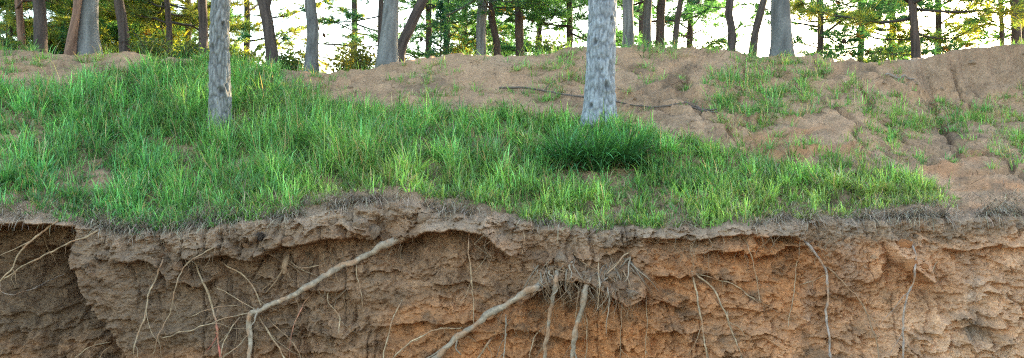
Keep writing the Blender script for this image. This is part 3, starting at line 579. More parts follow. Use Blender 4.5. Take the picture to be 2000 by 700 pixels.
# ------------------------------------------------------------------ roots hanging out of the face
K_GREY, K_PALE, K_BROWN, K_RED, K_LILAC = np.array([.31, .235, .16]), np.array([.36, .25, .145]), np.array([.25, .155, .085]), np.array([.42, .12, .075]), np.array([.32, .245, .19])
ROOTS = [
 ([(790, 462), (770, 470), (735, 487), (680, 516), (620, 548), (560, 582), (520, 600), (490, 616), (485, 634), (489, 662), (486, 705), (484, 750)], 12, 7.5, .10, K_GREY, 'thick grey root slanting down left then bending straight down'),
 ([(1062, 548), (1045, 560), (1010, 581), (960, 612), (905, 650), (855, 695), (815, 745)], 13, 9, .10, K_GREY, 'thick grey root slanting down left from below the root tangle'),
 ([(1092, 522), (1086, 545), (1078, 590), (1070, 640), (1064, 690), (1060, 750)], 8, 7, .05, K_GREY, 'stout pale root hanging straight down, left of the two under the tangle'),
 ([(1152, 540), (1146, 565), (1134, 610), (1122, 650), (1118, 700), (1112, 750)], 10, 7, .06, K_GREY, 'stout pale root hanging down, right of the two under the tangle'),
 ([(1568, 465), (1580, 482), (1600, 505), (1612, 530), (1618, 570), (1614, 610), (1619, 655), (1622, 705), (1626, 750)], 5.5, 4.2, .04, K_LILAC, 'lilac-grey root dropping down the wall below the grey dead grass'),
 ([(1608, 516), (1640, 545), (1662, 566), (1690, 605), (1706, 650), (1718, 700), (1730, 750)], 3.6, 2.8, .03, K_BROWN, 'brown root forking right from the lilac-grey root'),
 ([(1776, 458), (1788, 500), (1786, 540), (1772, 580), (1765, 630), (1764, 705), (1765, 750)], 4.4, 4, .05, K_LILAC, 'long pale root hanging in front of the big clod'),
 ([(1350, 532), (1354, 548), (1363, 585), (1371, 630), (1380, 690), (1383, 750)], 4.4, 3, .04, K_PALE, 'pale root hanging below the lump, left of a forked pair'),
 ([(1350, 530), (1366, 541), (1395, 565), (1413, 602), (1430, 650), (1445, 692), (1458, 750)], 4.4, 3, .04, K_PALE, 'pale root curving right below the lump, right of a forked pair'),
 ([(1356, 536), (1400, 545), (1440, 561), (1462, 576), (1485, 594)], 2.8, 1.5, .02, K_PALE, 'thin root running right across the orange wall'),
 ([(1454, 462), (1462, 490), (1470, 515), (1478, 552), (1486, 592)], 2.4, 1.6, .03, K_PALE, 'thin pale root below the overhang left of the grey dead grass'),
 ([(1556, 505), (1553, 555), (1546, 600), (1538, 640)], 2.4, 1.5, .02, K_PALE, 'thin pale root hanging left of the lilac-grey root'),
 ([(1556, 560), (1580, 552), (1598, 544), (1612, 538)], 2, 1.5, .02, K_PALE, 'short rootlet reaching left from the lilac-grey root'),
 ([(118, 430), (100, 440), (70, 462), (42, 490), (25, 522), (2, 550), (-30, 575)], 4.4, 3.4, .16, K_PALE, 'upper of two pale roots bowing out over the dark hollow'),
 ([(205, 440), (180, 458), (130, 476), (80, 502), (35, 527), (0, 551), (-30, 570)], 4, 3.2, .13, K_PALE, 'lower of two pale roots bowing out over the dark hollow'),
 ([(132, 533), (95, 549), (50, 570), (20, 577), (3, 568), (2, 552)], 2.2, 2, .12, K_LILAC, 'thin root looping across the dark hollow'),
 ([(320, 500), (303, 545), (289, 575), (286, 610), (270, 650), (258, 700), (250, 750)], 3.8, 3, .03, K_PALE, 'pale wavy root running down the slab beside the dark hollow'),
 ([(432, 478), (412, 486), (385, 500), (361, 520), (345, 560), (331, 610), (312, 650), (298, 695)], 3.4, 1.6, .05, K_PALE, 'arching pale root left of the red root'),
 ([(380, 512), (395, 550), (409, 582), (420, 622), (425, 660), (432, 700), (440, 750)], 4.2, 5, .04, K_RED, 'reddish root running down the left part of the face'),
 ([(306, 663), (360, 648), (410, 633), (450, 619), (492, 611)], 3, 2.4, .09, K_PALE, 'pale straight root crossing over the red root'),
 ([(428, 512), (460, 530), (486, 550), (500, 575), (513, 600)], 3, 3, .04, K_PALE, 'curved root meeting the bend of the thick slanting root'),
 ([(420, 560), (450, 575), (480, 594), (504, 606)], 2.4, 2, .04, K_PALE, 'thin root left of the bend of the thick slanting root'),
 ([(365, 624), (400, 606), (430, 599), (464, 597)], 2, 1.5, .03, K_PALE, 'thin level root behind the red root'),
 ([(504, 618), (525, 650), (545, 682), (560, 708), (578, 750)], 3.8, 3.4, .06, K_PALE, 'root slanting down right from the bend of the thick root'),
 ([(520, 618), (545, 645), (572, 672), (592, 710)], 2.6, 2, .05, K_BROWN, 'thin brown root slanting right beside the bend of the thick root'),
 ([(612, 570), (590, 600), (576, 630), (566, 680), (563, 702)], 2.5, 2, .03, K_RED * .6 + K_PALE * .4, 'pinkish root hanging under the thick slanting root'),
 ([(640, 560), (643, 592), (659, 612), (663, 652)], 3, 2, .03, K_PALE, 'kinked short root under the middle of the thick slanting root'),
 ([(698, 508), (698, 540), (705, 575), (708, 604)], 2.4, 1.5, .03, K_PALE, 'thin root hanging from the upper end of the thick slanting root'),
 ([(788, 585), (770, 620), (758, 655), (748, 708), (745, 750)], 3.2, 2.8, .04, K_PALE, 'pale root on the bare wall between the two thick slanting roots'),
 ([(915, 450), (917, 500), (922, 550), (925, 600), (927, 645)], 2.8, 1.8, .06, K_PALE, 'pale root hanging straight from the small overhang'),
 ([(950, 500), (938, 518), (923, 536)], 1.8, 1.5, .05, K_PALE, 'tiny side rootlet beside the straight hanging root'),
 ([(755, 715), (800, 671), (842, 648), (905, 640)], 3.4, 2.4, .08, K_PALE, 'pale arching root touching the right slanting thick root'),
 ([(560, 505), (572, 516), (590, 524), (628, 519)], 3, 2.4, .04, K_PALE, 'short crooked root under the ledge left of the thick root'),
 ([(560, 498), (559, 515), (557, 538)], 9, 8, .05, K_BROWN, 'broken brown root stub under the ledge'),
 ([(1232, 488), (1210, 510), (1186, 534)], 3.4, 2.6, .10, K_PALE, 'straight pale stick-like root right above the tangle'),
 ([(1168, 498), (1170, 560), (1167, 605)], 2.4, 1.6, .10, K_PALE, 'thin vertical root at the right of the tangle'),
 ([(1186, 540), (1188, 590), (1183, 655)], 3, 1.6, .10, K_GREY, 'hairy grey root right of the stout hanging roots'),
 ([(1210, 580), (1213, 640), (1212, 705)], 2, 1.4, .06, K_BROWN, 'fine brown root hanging below the right lump of the tangle'),
 ([(1262, 570), (1264, 620), (1262, 695)], 1.8, 1.4, .04, K_PALE, 'fine straight root at the edge of the orange wall'),
 ([(988, 615), (986, 660), (983, 712)], 3.4, 2.4, .05, K_GREY, 'short grey root hanging behind the right slanting thick root'),
 ([(968, 650), (942, 686), (925, 725)], 5.5, 4.5, .05, K_BROWN, 'brown root below the right slanting thick root'),
 ([(1130, 545), (1127, 600), (1124, 625)], 2.4, 1.8, .10, K_BROWN, 'thin brown root between the two stout hanging roots'),
 ([(1143, 605), (1147, 650), (1144, 715)], 2.4, 2, .06, K_PALE, 'thin root right beside the right stout hanging root'),
 ([(1062, 638), (1041, 665), (1034, 712)], 2.4, 1.8, .04, K_PALE, 'crooked thin root left of the left stout hanging root'),
 ([(135, 712), (178, 676), (216, 668)], 2.6, 1.8, .06, K_PALE, 'thin arching root low in the dark hollow'),
 ([(188, 712), (202, 688), (217, 676)], 2, 1.6, .05, K_PALE, 'short root low in the dark hollow, right of the arching one'),
 ([(474, 614), (447, 648), (431, 690), (420, 730)], 2.8, 2, .08, K_PALE, 'pale root dropping left of the thick vertical root end'),
 ([(496, 642), (470, 672), (445, 690), (425, 705)], 2.4, 1.8, .10, K_PALE, 'pale root crossing behind the thick vertical root end'),
 ([(458, 625), (462, 655), (456, 690), (460, 720)], 1.8, 1.4, .05, K_BROWN, 'fine brown root between the red root and the thick vertical end'),
 ([(1021, 445), (1023, 470), (1021, 498)], 1.8, 1.3, .03, K_PALE, 'fine short root just below the turf left of the tangle'),
 ([(1836, 505), (1822, 525), (1818, 540)], 2.2, 1.5, .02, K_PALE, 'short rootlet right of the big clod'),
 ([(80, 445), (92, 480), (105, 505)], 1.8, 1.4, .06, K_PALE, 'fine rootlet behind the two bowed roots'),
]
def make_root(name, pts, r0, r1, off, col, lab, seed):
    pts = np.array(pts, float); n = max(16, int(np.linalg.norm(np.diff(pts, axis=0), axis=1).sum() / 4.5))
    q = smooth_path(np.c_[pts, np.zeros(len(pts))], n)[:, :2]; rr = np.random.default_rng(seed)
    s = np.linspace(0, 1, n)
    q = q + np.stack([fbm(s * n / 5, s * 0 + seed, 3, seed), fbm(s * n / 5, s * 0 + seed, 3, seed + 9)], -1) * (2.4 + r0 * .12)
    S = on_face(q[:, 0], q[:, 1])
    rad = (r0 + (r1 - r0) * s) * 8 / F * (.55 if r0 > 6 else .46)
    # a root leaves the soil, then hangs clear of the wall along a smooth line
    prof = np.minimum(S[:, 1], np.convolve(np.pad(S[:, 1], 8, mode='edge'), np.ones(17) / 17, 'valid'))
    env = prof.copy()
    for i in range(1, n): env[i] = min(prof[i], env[i - 1] + .25 * np.linalg.norm(S[i, [0, 2]] - S[i - 1, [0, 2]]))
    Y = env - rad * .9 - off * np.sin(np.clip(s * 1.15, 0, 1) * math.pi * .62) 
    ent = sst(0, max(.08, 5.0 / n), s); Y = Y * ent + (S[:, 1] + rad * 1.4) * (1 - ent)
    k = Y / S[:, 1]
    P = np.stack([(q[:, 0] - 1000) / F * Y, Y, CAMZ + (HOR - q[:, 1]) / F * Y], -1)
    rad = rad * (1 + .26 * fbm(s * n / 7, s * 0, 4, seed + 5, .65)); rad[-1] *= .4
    kk = 10 if r0 > 6 else 6
    V_, Q_, T_ = tube(P, rad, kk, .30 if r0 > 6 else .2, seed)
    p0 = P[0]; nz = fbm(V_[:, 0] * 26, V_[:, 2] * 26, 4, seed + 2)[:, None]
    nk = fbm(V_[:, 0] * 70, V_[:, 2] * 70, 3, seed + 4)[:, None]; c = col * (1 + .5 * nz + .35 * nk)
    cake = np.clip(2.5 * fbm(V_[:, 0] * 14 + 3, V_[:, 2] * 14, 3, seed + 6) + .12, 0, .9)[:, None]; c = c * (1 - cake) + (C_MID * 1.05) * cake
    if col is K_RED: w = sst(600, 650, HOR - (V_[:, 2] - CAMZ) * F / 8)[:, None]; c = c * w + K_PALE * (1 + .3 * nz) * (1 - w)
    if r0 > 7: c = np.where(nz > .25, c * .65 + K_BROWN * .25, c)
    o = empty(name, p0); tag(o, lab, 'root', 'roots hanging out of the eroded bank')
    obj('root_body', mesh('root_body', V_ - p0, [Q_, T_], BARK, np.clip(c, .02, .8)), o)
    for j in range(int(rr.integers(1, 3)) if r0 > 2.6 else 0):
        i = int(rr.integers(int(n * .3), int(n * .85))); L = rr.uniform(.12, .34); m = 12; u = np.linspace(0, 1, m); tg = (P[min(i + 2, n - 1)] - P[i]); tg /= np.linalg.norm(tg) + 1e-9
        sdv = np.array([rr.choice([-1, 1]) * rr.uniform(.4, .9), 0, -.2]); pp = P[i] + (tg * .8)[None] * (L * u)[:, None] + sdv * (L * u ** 1.5)[:, None] + np.stack([.018 * vn(u * 3, u * 0 + j, seed), -.02 * u, .018 * vn(u * 3, u * 0 + j + 7, seed)], -1)
        v, qd, t3 = tube(pp, np.linspace(rad[i] * .5, rad[i] * .18, m), 5, .2, seed + j)
        obj('root_fork', mesh('root_fork', v - p0, [qd, t3], BARK, np.broadcast_to(col * rr.uniform(.7, 1.0), (len(v), 3))), o)
    nb = int(rr.integers(1, 4)) if r0 < 6 else int(rr.integers(5, 8))
    for j in range(nb):
        i = int(rr.integers(int(n * .25), n - 2)); L = rr.uniform(.05, .16) * (1.3 if r0 > 6 else 1)
        m = 7; u = np.linspace(0, 1, m); dx = rr.normal(0, .6)
        pp = P[i] + np.stack([dx * L * u + .012 * vn(u * 3, u * 0 + j, seed + j), .03 * u, -L * u * (.6 + .4 * u) + .004 * vn(u * 4, u * 0, seed + j)], -1)
        v, qd, tr = tube(pp, np.linspace(1, .4, m) * rr.uniform(.0022, .004), 4)
        obj('rootlet', mesh('rootlet', v - p0, [qd, tr], BARK, np.broadcast_to(K_BROWN * rr.uniform(.8, 1.3), (len(v), 3))), o)
    return o
for k, (pts, r0, r1, off, c, lab) in enumerate(ROOTS): make_root('root', pts, r0, r1, off, c, lab, 300 + 7 * k)
# the tangle of knotted roots under the edge
tr = empty('root_tangle', on_face(1105, 515)); tag(tr, 'knotted tangle of grey roots sticking out below the turf', 'root tangle')
rr = np.random.default_rng(77); o0 = np.array(tr.location)
for (a, b, sz) in [(1062, 512, .07), (1095, 505, .08), (1130, 512, .07), (1160, 522, .08), (1190, 540, .08), (1215, 560, .08), (1078, 528, .06), (1118, 530, .06), (1145, 538, .06), (1235, 575, .06)]:
    clod(on_face(a, b) + np.array([0, .01, 0]), sz, 0 if rc.uniform() < .6 else 2, rc)
for j in range(80):
    a, b = rr.uniform(1040, 1235), rr.uniform(505, 572); n = 10; u = np.linspace(0, 1, n)
    L = rr.uniform(18, 70); sl = rr.normal(0, .7)
    q = np.stack([a + sl * L * u + 5 * vn(u * 3 + j, u * 0, j), b - 10 + L * u ** 1.2 + 4 * vn(u * 3, u * 0 + 5, j)], -1)
    S = on_face(q[:, 0], q[:, 1]); y0 = S[:3, 1].min(); S[:, 1] = np.minimum(S[:, 1], y0 + .02) - .012 - rr.uniform(.0, .05) * np.sin(u * 2.6) + .05 * (1 - sst(0, .25, u))
    v, qd, t3 = tube(S, np.linspace(1, .35, n) * (.0022 + .0090 * rr.uniform() ** 2.5), 6, .3, j)
    obj('root_strand', mesh('root_strand', v - o0, [qd, t3], BARK, np.broadcast_to((K_GREY if rr.uniform() < .5 else K_BROWN) * rr.uniform(.6, 1.15), (len(v), 3))), tr)
# fine hair roots
Bh = Batch(); rr = np.random.default_rng(78)
hz = [(1050, 1250, 515, 590, 300), (640, 700, 470, 500, 16), (760, 960, 455, 480, 40), (250, 420, 460, 520, 40), (430, 520, 600, 660, 36), (1260, 1480, 460, 500, 36), (1480, 1640, 450, 480, 36), (60, 200, 440, 470, 26), (1700, 1860, 445, 470, 26), (540, 690, 490, 505, 30), (620, 680, 560, 580, 24), (960, 1040, 600, 640, 26)]
for x0, x1, y0, y1, n_ in hz:
    for j in range(n_):
        a, b = rr.uniform(x0, x1), rr.uniform(y0, y1); L = rr.uniform(.04, .26); m = 7; u = np.linspace(0, 1, m)
        p = on_face(a, b); pp = p + np.stack([.05 * L / .2 * vn(u * 3 + j, u * 0 + j, 5) + rr.normal(0, .15) * L * u, -.01 - rr.uniform(0, .08) * np.sin(u * 2.2), -L * u], -1)
        v, qd, t3 = tube(pp, np.linspace(1, .5, m) * rr.uniform(.0012, .0026), 3)
        Bh.add(v, qd, t3, (K_BROWN if rr.uniform() < .5 else K_PALE) * rr.uniform(.6, 1.1))
hr = obj('hair_roots', Bh.mesh('hair_roots', BARK)); tag(hr, 'fine hair-like roots dangling from the undercut soil', 'hair roots', kind='stuff')

# ------------------------------------------------------------------ sticks and a cone on the bank
def stick(name, pts, r0, r1, lab, col, seed, side=()):
    q = smooth_path(np.c_[np.array(pts, float), np.zeros(len(pts))], 40)[:, :2]
    P = on_top(q[:, 0], q[:, 1] + 2 * fbm(np.linspace(0, 9, 40), np.zeros(40), 3, seed))
    P[:, 2] = np.convolve(np.pad(P[:, 2], 3, mode='edge'), np.ones(7) / 7, 'valid') + .034
    P[:, 1] = np.convolve(np.pad(P[:, 1], 3, mode='edge'), np.ones(7) / 7, 'valid') - .02
    o = empty(name, P[0]); tag(o, lab, 'branch')
    v, qd, t3 = tube(P, np.linspace(r0, r1, 40) * (1 + .25 * fbm(np.linspace(0, 14, 40), np.zeros(40), 2, seed)), 7, .2, seed)
    obj('stem', mesh('stem', v - P[0], [qd, t3], BARK, np.broadcast_to(col, (len(v), 3))), o)
    for (i, ax, az, L) in side:
        u = np.linspace(0, 1, 8)[:, None]; pp = P[i] + u * np.array([ax, -.03, az]) * L + np.array([0, 0, .02]) * np.sin(u * 3)
        v, qd, t3 = tube(pp, np.linspace(r1, r1 * .4, 8), 5, .2, seed + i)
        obj('twig', mesh('twig', v - P[0], [qd, t3], BARK, np.broadcast_to(col, (len(v), 3))), o)
stick('fallen_branch', [(975, 181), (1030, 177), (1090, 188), (1140, 196), (1210, 204), (1270, 213), (1330, 217), (1370, 229), (1402, 237)], .014, .008, 'long dark fallen branch lying across the mound behind the silver trunk', np.array([.12, .095, .075]), 5, [(30, .9, .05, .35), (33, .8, -.3, .3), (8, .5, .5, .2), (36, .9, -.2, .2)])
stick('fallen_stick', [(1728, 158), (1748, 157), (1765, 153), (1785, 150)], .016, .009, 'short grey stick lying near the crest at the right', np.array([.22, .18, .14]), 6, [(14, .3, .4, .08)])
stick('fallen_twig', [(1335, 214), (1360, 217), (1385, 228), (1400, 233)], .011, .007, 'thin twig lying beside the right end of the fallen branch', np.array([.13, .1, .08]), 7)
# pine cone
cp = on_face(511, 462) + np.array([0, -.035, 0]); co = empty('pine_cone', cp); tag(co, 'dark open pine cone lodged in the turf edge', 'pine cone')
B = Batch(); core, qd, t3 = tube(np.array([[0, 0, -.035], [0, 0, 0], [0, 0, .035]]), [.012, .018, .006], 8); obj('core', mesh('core', core, [qd, t3], BARK, np.broadcast_to([.07, .05, .04], (len(core), 3))), co)
for i in range(48):
    a = i * 2.39996; z = -.034 + i * .0014; s = .022 * math.sin(.5 + 2.4 * i / 48) + .012; ca, sa = math.cos(a), math.sin(a)
    v = np.array([[-.008, .008, 0], [.008, .008, 0], [.009, s, .006], [0, s + .006, .009], [-.009, s, .006], [0, s, .001]]) @ np.array([[ca, sa, 0], [-sa, ca, 0], [0, 0, 1]]) + [0, 0, z]
    B.add(v, [[0, 1, 2, 4]], [[4, 2, 3], [4, 3, 5], [3, 2, 5]], np.array([.085, .065, .055]))
obj('scales', B.mesh('scales', BARK, False), co)

# ------------------------------------------------------------------ pines
N_DARK, N_BLUE, N_SUNLIT, N_RUST = np.array([.050, .125, .066]), np.array([.052, .150, .112]), np.array([.21, .20, .045]), np.array([.23, .11, .035])  # the golden needle tone stands in for sun on the boughs
def needles(tp, td, ts, nper, col, seed, width=.0075):
    r = np.random.default_rng(seed); n = len(tp); i = np.repeat(np.arange(n), nper); N = n * nper
    d = td[i] * .75 + r.normal(0, .62, (N, 3)); d /= np.linalg.norm(d, axis=1)[:, None]
    s = np.cross(d, r.normal(size=(N, 3))); s /= np.linalg.norm(s, axis=1)[:, None] + 1e-9
    b = tp[i] + td[i] * (r.uniform(-.05, .05, N) * ts[i] * 3)[:, None]
    L = ts[i] * r.uniform(.6, 1.15, N); w = width * r.uniform(.7, 1.3, N)
    V = np.stack([b - s * w[:, None] * .5, b + s * w[:, None] * .5, b + d * L[:, None] - np.array([0, 0, .12]) * (L * r.uniform(0, .6, N))[:, None]], 1).reshape(-1, 3)
    c = np.repeat(col[i] * r.uniform(.65, 1.35, (N, 1)), 3, axis=0)
    return V, np.arange(N * 3).reshape(-1, 3), c
def bark_trunk(P, R, k, col, col2, seed, plate=.09, relief=.012):
    V_, Q_, T_ = tube(P, R, k, 0, seed)
    n = len(P); th = np.arange(k) * 2 * math.pi / k
    s = np.r_[0, np.cumsum(np.linalg.norm(np.diff(P, axis=0), axis=1))]
    TH, S = np.meshgrid(th, s); rm = float(np.mean(R[: n // 2])); nw = max(5, round(2 * math.pi * rm / (plate * .36)))
    # plates: cells wrapping round the trunk, long upwards
    U = TH / (2 * math.pi) * nw + .35 * vn3(np.cos(TH) * 2 + 9, np.sin(TH) * 2 + 9, S * 6 + 9, seed); W_ = S / plate * .75 + .5 * vn3(np.cos(TH) * 2 + 5, np.sin(TH) * 2 + 5, S * 5 + 4, seed + 1)
    Um = np.mod(U, nw)
    f1, f2, cid = worley(Um, W_, seed); e = np.minimum((f2 - f1) * 2.6, 1)
    seam = np.minimum(Um, nw - Um) < .0
    dsp = relief * (e - .6) + relief * .5 * (cid - .5) + relief * .5 * vn3(np.cos(TH) * 5 + 9, np.sin(TH) * 5 + 9, S * 20 + 9, seed + 4)
    body = V_[: n * k].reshape(n, k, 3); out = body - P[:, None, :]; out /= np.linalg.norm(out, axis=2)[..., None] + 1e-9
    V_[: n * k] = (body + out * dsp[..., None]).reshape(-1, 3)
    blot = fbm(TH * 1.2, S * 2.2, 3, seed + 8)
    c = col[None, None] * (.82 + .36 * cid[..., None]) * (.50 + .54 * e[..., None]); w = np.clip(.35 + blot, 0, 1)[..., None] * .25
    c = c * (1 - w) + col2[None, None] * (.58 + .48 * e[..., None]) * w
    C = np.vstack([c.reshape(-1, 3), np.tile(col, (2, 1))])
    return V_, Q_, T_, C
B_SILV, B_SILV2, B_GREY, B_GREY2, B_DARK, B_DARK2, B_LIT, B_LIT2 = np.array([.255, .265, .265]), np.array([.20, .215, .21]), np.array([.175, .17, .155]), np.array([.135, .15, .13]), np.array([.085, .064, .052]), np.array([.062, .056, .046]), np.array([.20, .115, .075]), np.array([.12, .085, .065])  # the warm bark pair has orange sunlight put into its colour
_th = np.arange(8) * math.pi / 4; _ph = np.linspace(.25, math.pi - .25, 6)
_cv = np.array([[math.cos(a + .4 * i) * math.sin(p) * .032 * (1 + .18 * ((i + j) % 2)), math.sin(a + .4 * i) * math.sin(p) * .032 * (1 + .18 * ((i + j) % 2)), math.cos(p) * .045] for i, p in enumerate(_ph) for j, a in enumerate(_th)])
CONE = mesh('cone', _cv, [grid_faces(6, 8, True)[:, ::-1]], BARK, np.broadcast_to([.07, .05, .04], (48, 3)), False)
def pine(lab, Y, pts, w0, w1, H, limb0, seed, cols=(B_GREY, B_GREY2), Lmax=1.5, dens=1.0, hue=(N_DARK, N_BLUE), fine=0, spec=(), group='pine trees along the top of the bank', fork=None, bare=.0, lowdens=1.0):
    """pts: trunk centre line in photo pixels at distance Y, from the foot up; w0, w1 widths in pixels"""
    r = np.random.default_rng(seed)
    pts = np.array(pts, float)
    q = np.stack([(pts[:, 0] - 1000) / F * Y, np.full(len(pts), float(Y)), CAMZ + (HOR - pts[:, 1]) / F * Y], -1)
    gz = ground_z(q[0, 0], Y); base = np.array([q[0, 0], Y, gz])
    q = q[q[:, 2] > gz + .1]
    q = np.vstack([base - [0, 0, .12], base + [0, 0, .04], q]) if len(q) else np.vstack([base - [0, 0, .12], base + [0, 0, .04]])
    topd = (q[-1] - q[-2]) / np.linalg.norm(q[-1] - q[-2]); z = q[-1].copy(); top = gz + H
    ext = []
    for k in range(4):
        topd = topd * .7 + np.array([r.normal(0, .04), r.normal(0, .04), 1]) * .3; topd /= np.linalg.norm(topd)
        z = z + topd * max(top - q[-1][2], .5) / 4; ext.append(z.copy())
    q = np.vstack([q] + [e[None] for e in ext])
    n = 160 if fine else 40
    s = np.linspace(0, 1, n)
    P = smooth_path(q, n if not fine else 400)
    if fine: # keep the rings dense where the trunk is in view
        zz = np.r_[np.linspace(P[0, 2], gz + 2.3, 330), np.linspace(gz + 2.32, P[-1, 2], 40)]
        P = np.stack([np.interp(zz, P[:, 2], P[:, i]) for i in range(3)], -1)
    h = P[:, 2] - gz; r0, r1 = w0 * Y / F / 2, w1 * Y / F / 2
    hv = max(CAMZ + HOR / F * Y - gz, .6)
    R = np.where(h < hv, r0 + (r1 - r0) * np.clip(h / hv, 0, 1), r1 * (1 - .92 * np.clip((h - hv) / (H - hv), 0, 1)))
    R = R * (1 + .40 * np.exp(-np.maximum(h, 0) / .10) + .10 * np.exp(-np.maximum(h, 0) / .35))
    if fine: P[:, 0] += .012 * fbm(h * 1.6, h * 0, 3, seed + 1); R = R * (1 + .035 * fbm(h * 3, h * 0, 3, seed + 2))
    if not fine: R = R * (1 + .06 * fbm(s * 30, s * 0, 3, seed))
    root = empty('pine_tree', base); tag(root, lab, 'pine tree', group)
    V_, Q_, T_, C_ = bark_trunk(P, R, 72 if fine else 18, cols[0], cols[1], seed, .12 if fine else .12, .012 if fine else .009)
    for (kh, ka, kr) in ((.42, -1.2, .045), (.9, -2.1, .035), (1.15, -.9, .028), (.2, -2.2, .03)) if fine else ():
        kc = np.array([np.interp(kh, h, P[:, i]) for i in range(3)]) + np.interp(kh, h, R) * np.array([math.cos(ka), math.sin(ka), 0]); dd = np.linalg.norm((V_ - kc) * [1, 1, .7], axis=1)
        ring = np.exp(-((dd - kr) / (kr * .35)) ** 2) - 1.1 * np.exp(-(dd / (kr * .6)) ** 2)
        V_ = V_ + np.array([math.cos(ka), math.sin(ka), 0]) * (.012 * ring)[:, None]; C_ = C_ * (1 - .65 * np.exp(-(dd / (kr * .75)) ** 2))[:, None]
    obj('trunk', mesh('trunk', V_ - base, [Q_, T_], BARK, C_), root)
    def along(hh): return np.array([np.interp(hh, h, P[:, i]) for i in range(3)])
    if fork is not None:
        fx, fy, gx_, gy_, fw = fork; a = along(CAMZ + (HOR - fy) / F * Y - gz); b = np.array([(gx_ - 1000) / F * Y, Y, CAMZ + (HOR - gy_) / F * Y])
        pp = smooth_path(np.array([a - [0, 0, .1], a, b, b + (b - a) * 1.0 + [0, 0, 1.2], b + (b - a) * 1.6 + [0, 0, 3]]), 26)
        v, qd, t3, c3 = bark_trunk(pp, np.linspace(fw, fw * .35, 26) * Y / F / 2, 14, cols[0], cols[1], seed + 3, .12, .006)
        obj('trunk_fork', mesh('trunk_fork', v - base, [qd, t3], BARK, c3), root)
    tp, td, ts, tc = [], [], [], []; band = CAMZ + HOR / F * Y - gz + .5
    def limb(hh, az, L, el, sub, low=1.0):
        p0 = along(hh); m = 9; u = np.linspace(0, 1, m)
        dh = np.array([math.cos(az), math.sin(az), 0]); sd_ = np.array([-dh[1], dh[0], 0]); bend = r.normal(0, .18); dp = r.uniform(.0, .22)
        pp = p0 + dh * (L * u)[:, None] + sd_ * (bend * L * u ** 2 + .06 * L * vn(u * 4, u * 0 + hh * 7, seed))[:, None] + np.array([0, 0, 1]) * (L * (math.sin(el) * u - dp * u + (dp + .12) * u ** 2.5 + .05 * vn(u * 4, u * 0 + hh * 5, seed + 4)))[:, None]
        v, qd, t3 = tube(pp, np.linspace(1, .25, m) * max(.009, L * .013), 4, .1, seed)
        br = obj('branch', mesh('branch', v - base, [qd, t3], BARK, np.broadcast_to(cols[1] * .8, (len(v), 3))), root)
        if hh < band and sub > 0 and r.uniform() < .3:
            for j in range(int(r.integers(1, 3))):
                cn = obj('cone', CONE, br, pp[int(r.integers(3, m))] - base - [0, 0, .03]); cn.scale = (1, 1, r.uniform(.9, 1.3)); cn.rotation_euler = (r.uniform(-.5, .5), r.uniform(-.5, .5), 0)
        nt = int(sub * L * (19 if hh < band else 5) * dens * low)
        B_ = Batch()
        for j in range(nt):
            f = r.uniform(.25, 1); k0 = pp[min(int(f * (m - 1)), m - 1)]
            a2 = az + r.choice([-1, 1]) * r.uniform(.3, 1.2); l2 = r.uniform(.12, .5) * (1.15 - .6 * f) * min(L, 1.6)
            dv = np.array([math.cos(a2), math.sin(a2), r.uniform(-.25, .45)]); dv /= np.linalg.norm(dv); e = k0 + dv * l2
            v, qd, t3 = tube(np.array([k0, (k0 + e) / 2 + r.normal(0, .02, 3), e]), [.007, .005, .004], 3, 0, 0, False); B_.add(v, qd, t3, cols[1] * .8)
            for g in range(int(r.integers(2, 5))):
                ff = 1 - .3 * g * r.uniform(.6, 1.2)
                if ff < .1: break
                tp.append(k0 + dv * l2 * ff); d_ = dv + np.array([0, 0, .25]) + r.normal(0, .3, 3); td.append(d_ / np.linalg.norm(d_)); ts.append(r.uniform(.11, .20))
                w = r.uniform(); cc = hue[0] * (1 - w) + hue[1] * w
                if r.uniform() < .012: cc = N_RUST
                tc.append(cc)
        if nt and B_.n: obj('twigs', B_.mesh('twigs', BARK, True, base), br)
    hh = limb0
    while hh < H - .2:
        f = (hh - limb0) / max(H - limb0, .1)
        for k in range(int(r.integers(2, 4))):
            L = Lmax * (1 - f) ** .6 * r.uniform(.55, 1.15) + .15
            if hh < limb0 + 1.2 and r.uniform() < bare: limb(hh, r.uniform(0, 6.28), L * .7, r.uniform(-.1, .3), 0)
            else: limb(hh + r.uniform(-.1, .1), r.uniform(0, 6.28), L, r.uniform(-.35, .55) + .5 * f, 1.0, lowdens if hh < limb0 + 1.5 else 1.0)
        hh += r.uniform(.20, .36) if hh < band else r.uniform(.5, .85)
    for (h_, az_, L_, el_, sub_) in spec: limb(h_, math.radians(az_), L_, math.radians(el_), sub_)
    if tp:
        tp, td, ts, tc = map(np.array, (tp, td, ts, tc))
        lo = tp[:, 2] < gz + band
        V1, T1, C1 = needles(tp[lo], td[lo], ts[lo] * 1.15, 22, tc[lo], seed + 2, .009 if Y < 17 else .0115)
        V2, T2_, C2 = needles(tp[~lo], td[~lo], ts[~lo] * 1.3, 8, tc[~lo], seed + 3, .02)
        V_, T_, C_ = np.vstack([V1, V2]), np.vstack([T1, T2_ + len(V1)]), np.vstack([C1, C2])
        obj('crown', mesh('crown', V_ - base, [T_], NEEDLE, C_, False), root)
    return root
SV = (B_SILV, B_SILV2); GY = (B_GREY, B_GREY2); DK = (B_DARK, B_DARK2); LIT = (B_LIT, B_LIT2)
# two trunks standing in the grass
y1 = float(on_top(1172, 240)[1]); y2 = float(on_top(430, 256)[1])
pine('silver-barked pine trunk rising from the dark clumps, widest trunk in view', y1, [(1172, 246), (1172, 160), (1174, 60), (1176, 0)], 58, 53, 9.0, 4.3, 1001, SV, 1.6, .6, fine=1)
pine('grey pine trunk standing in the green grass at the left', y2, [(430, 262), (429, 160), (430, 60), (432, 0)], 41, 34, 8.0, 4.0, 1002, (B_GREY * 1.1, B_GREY2 * 1.15), 1.5, .6, fine=1)
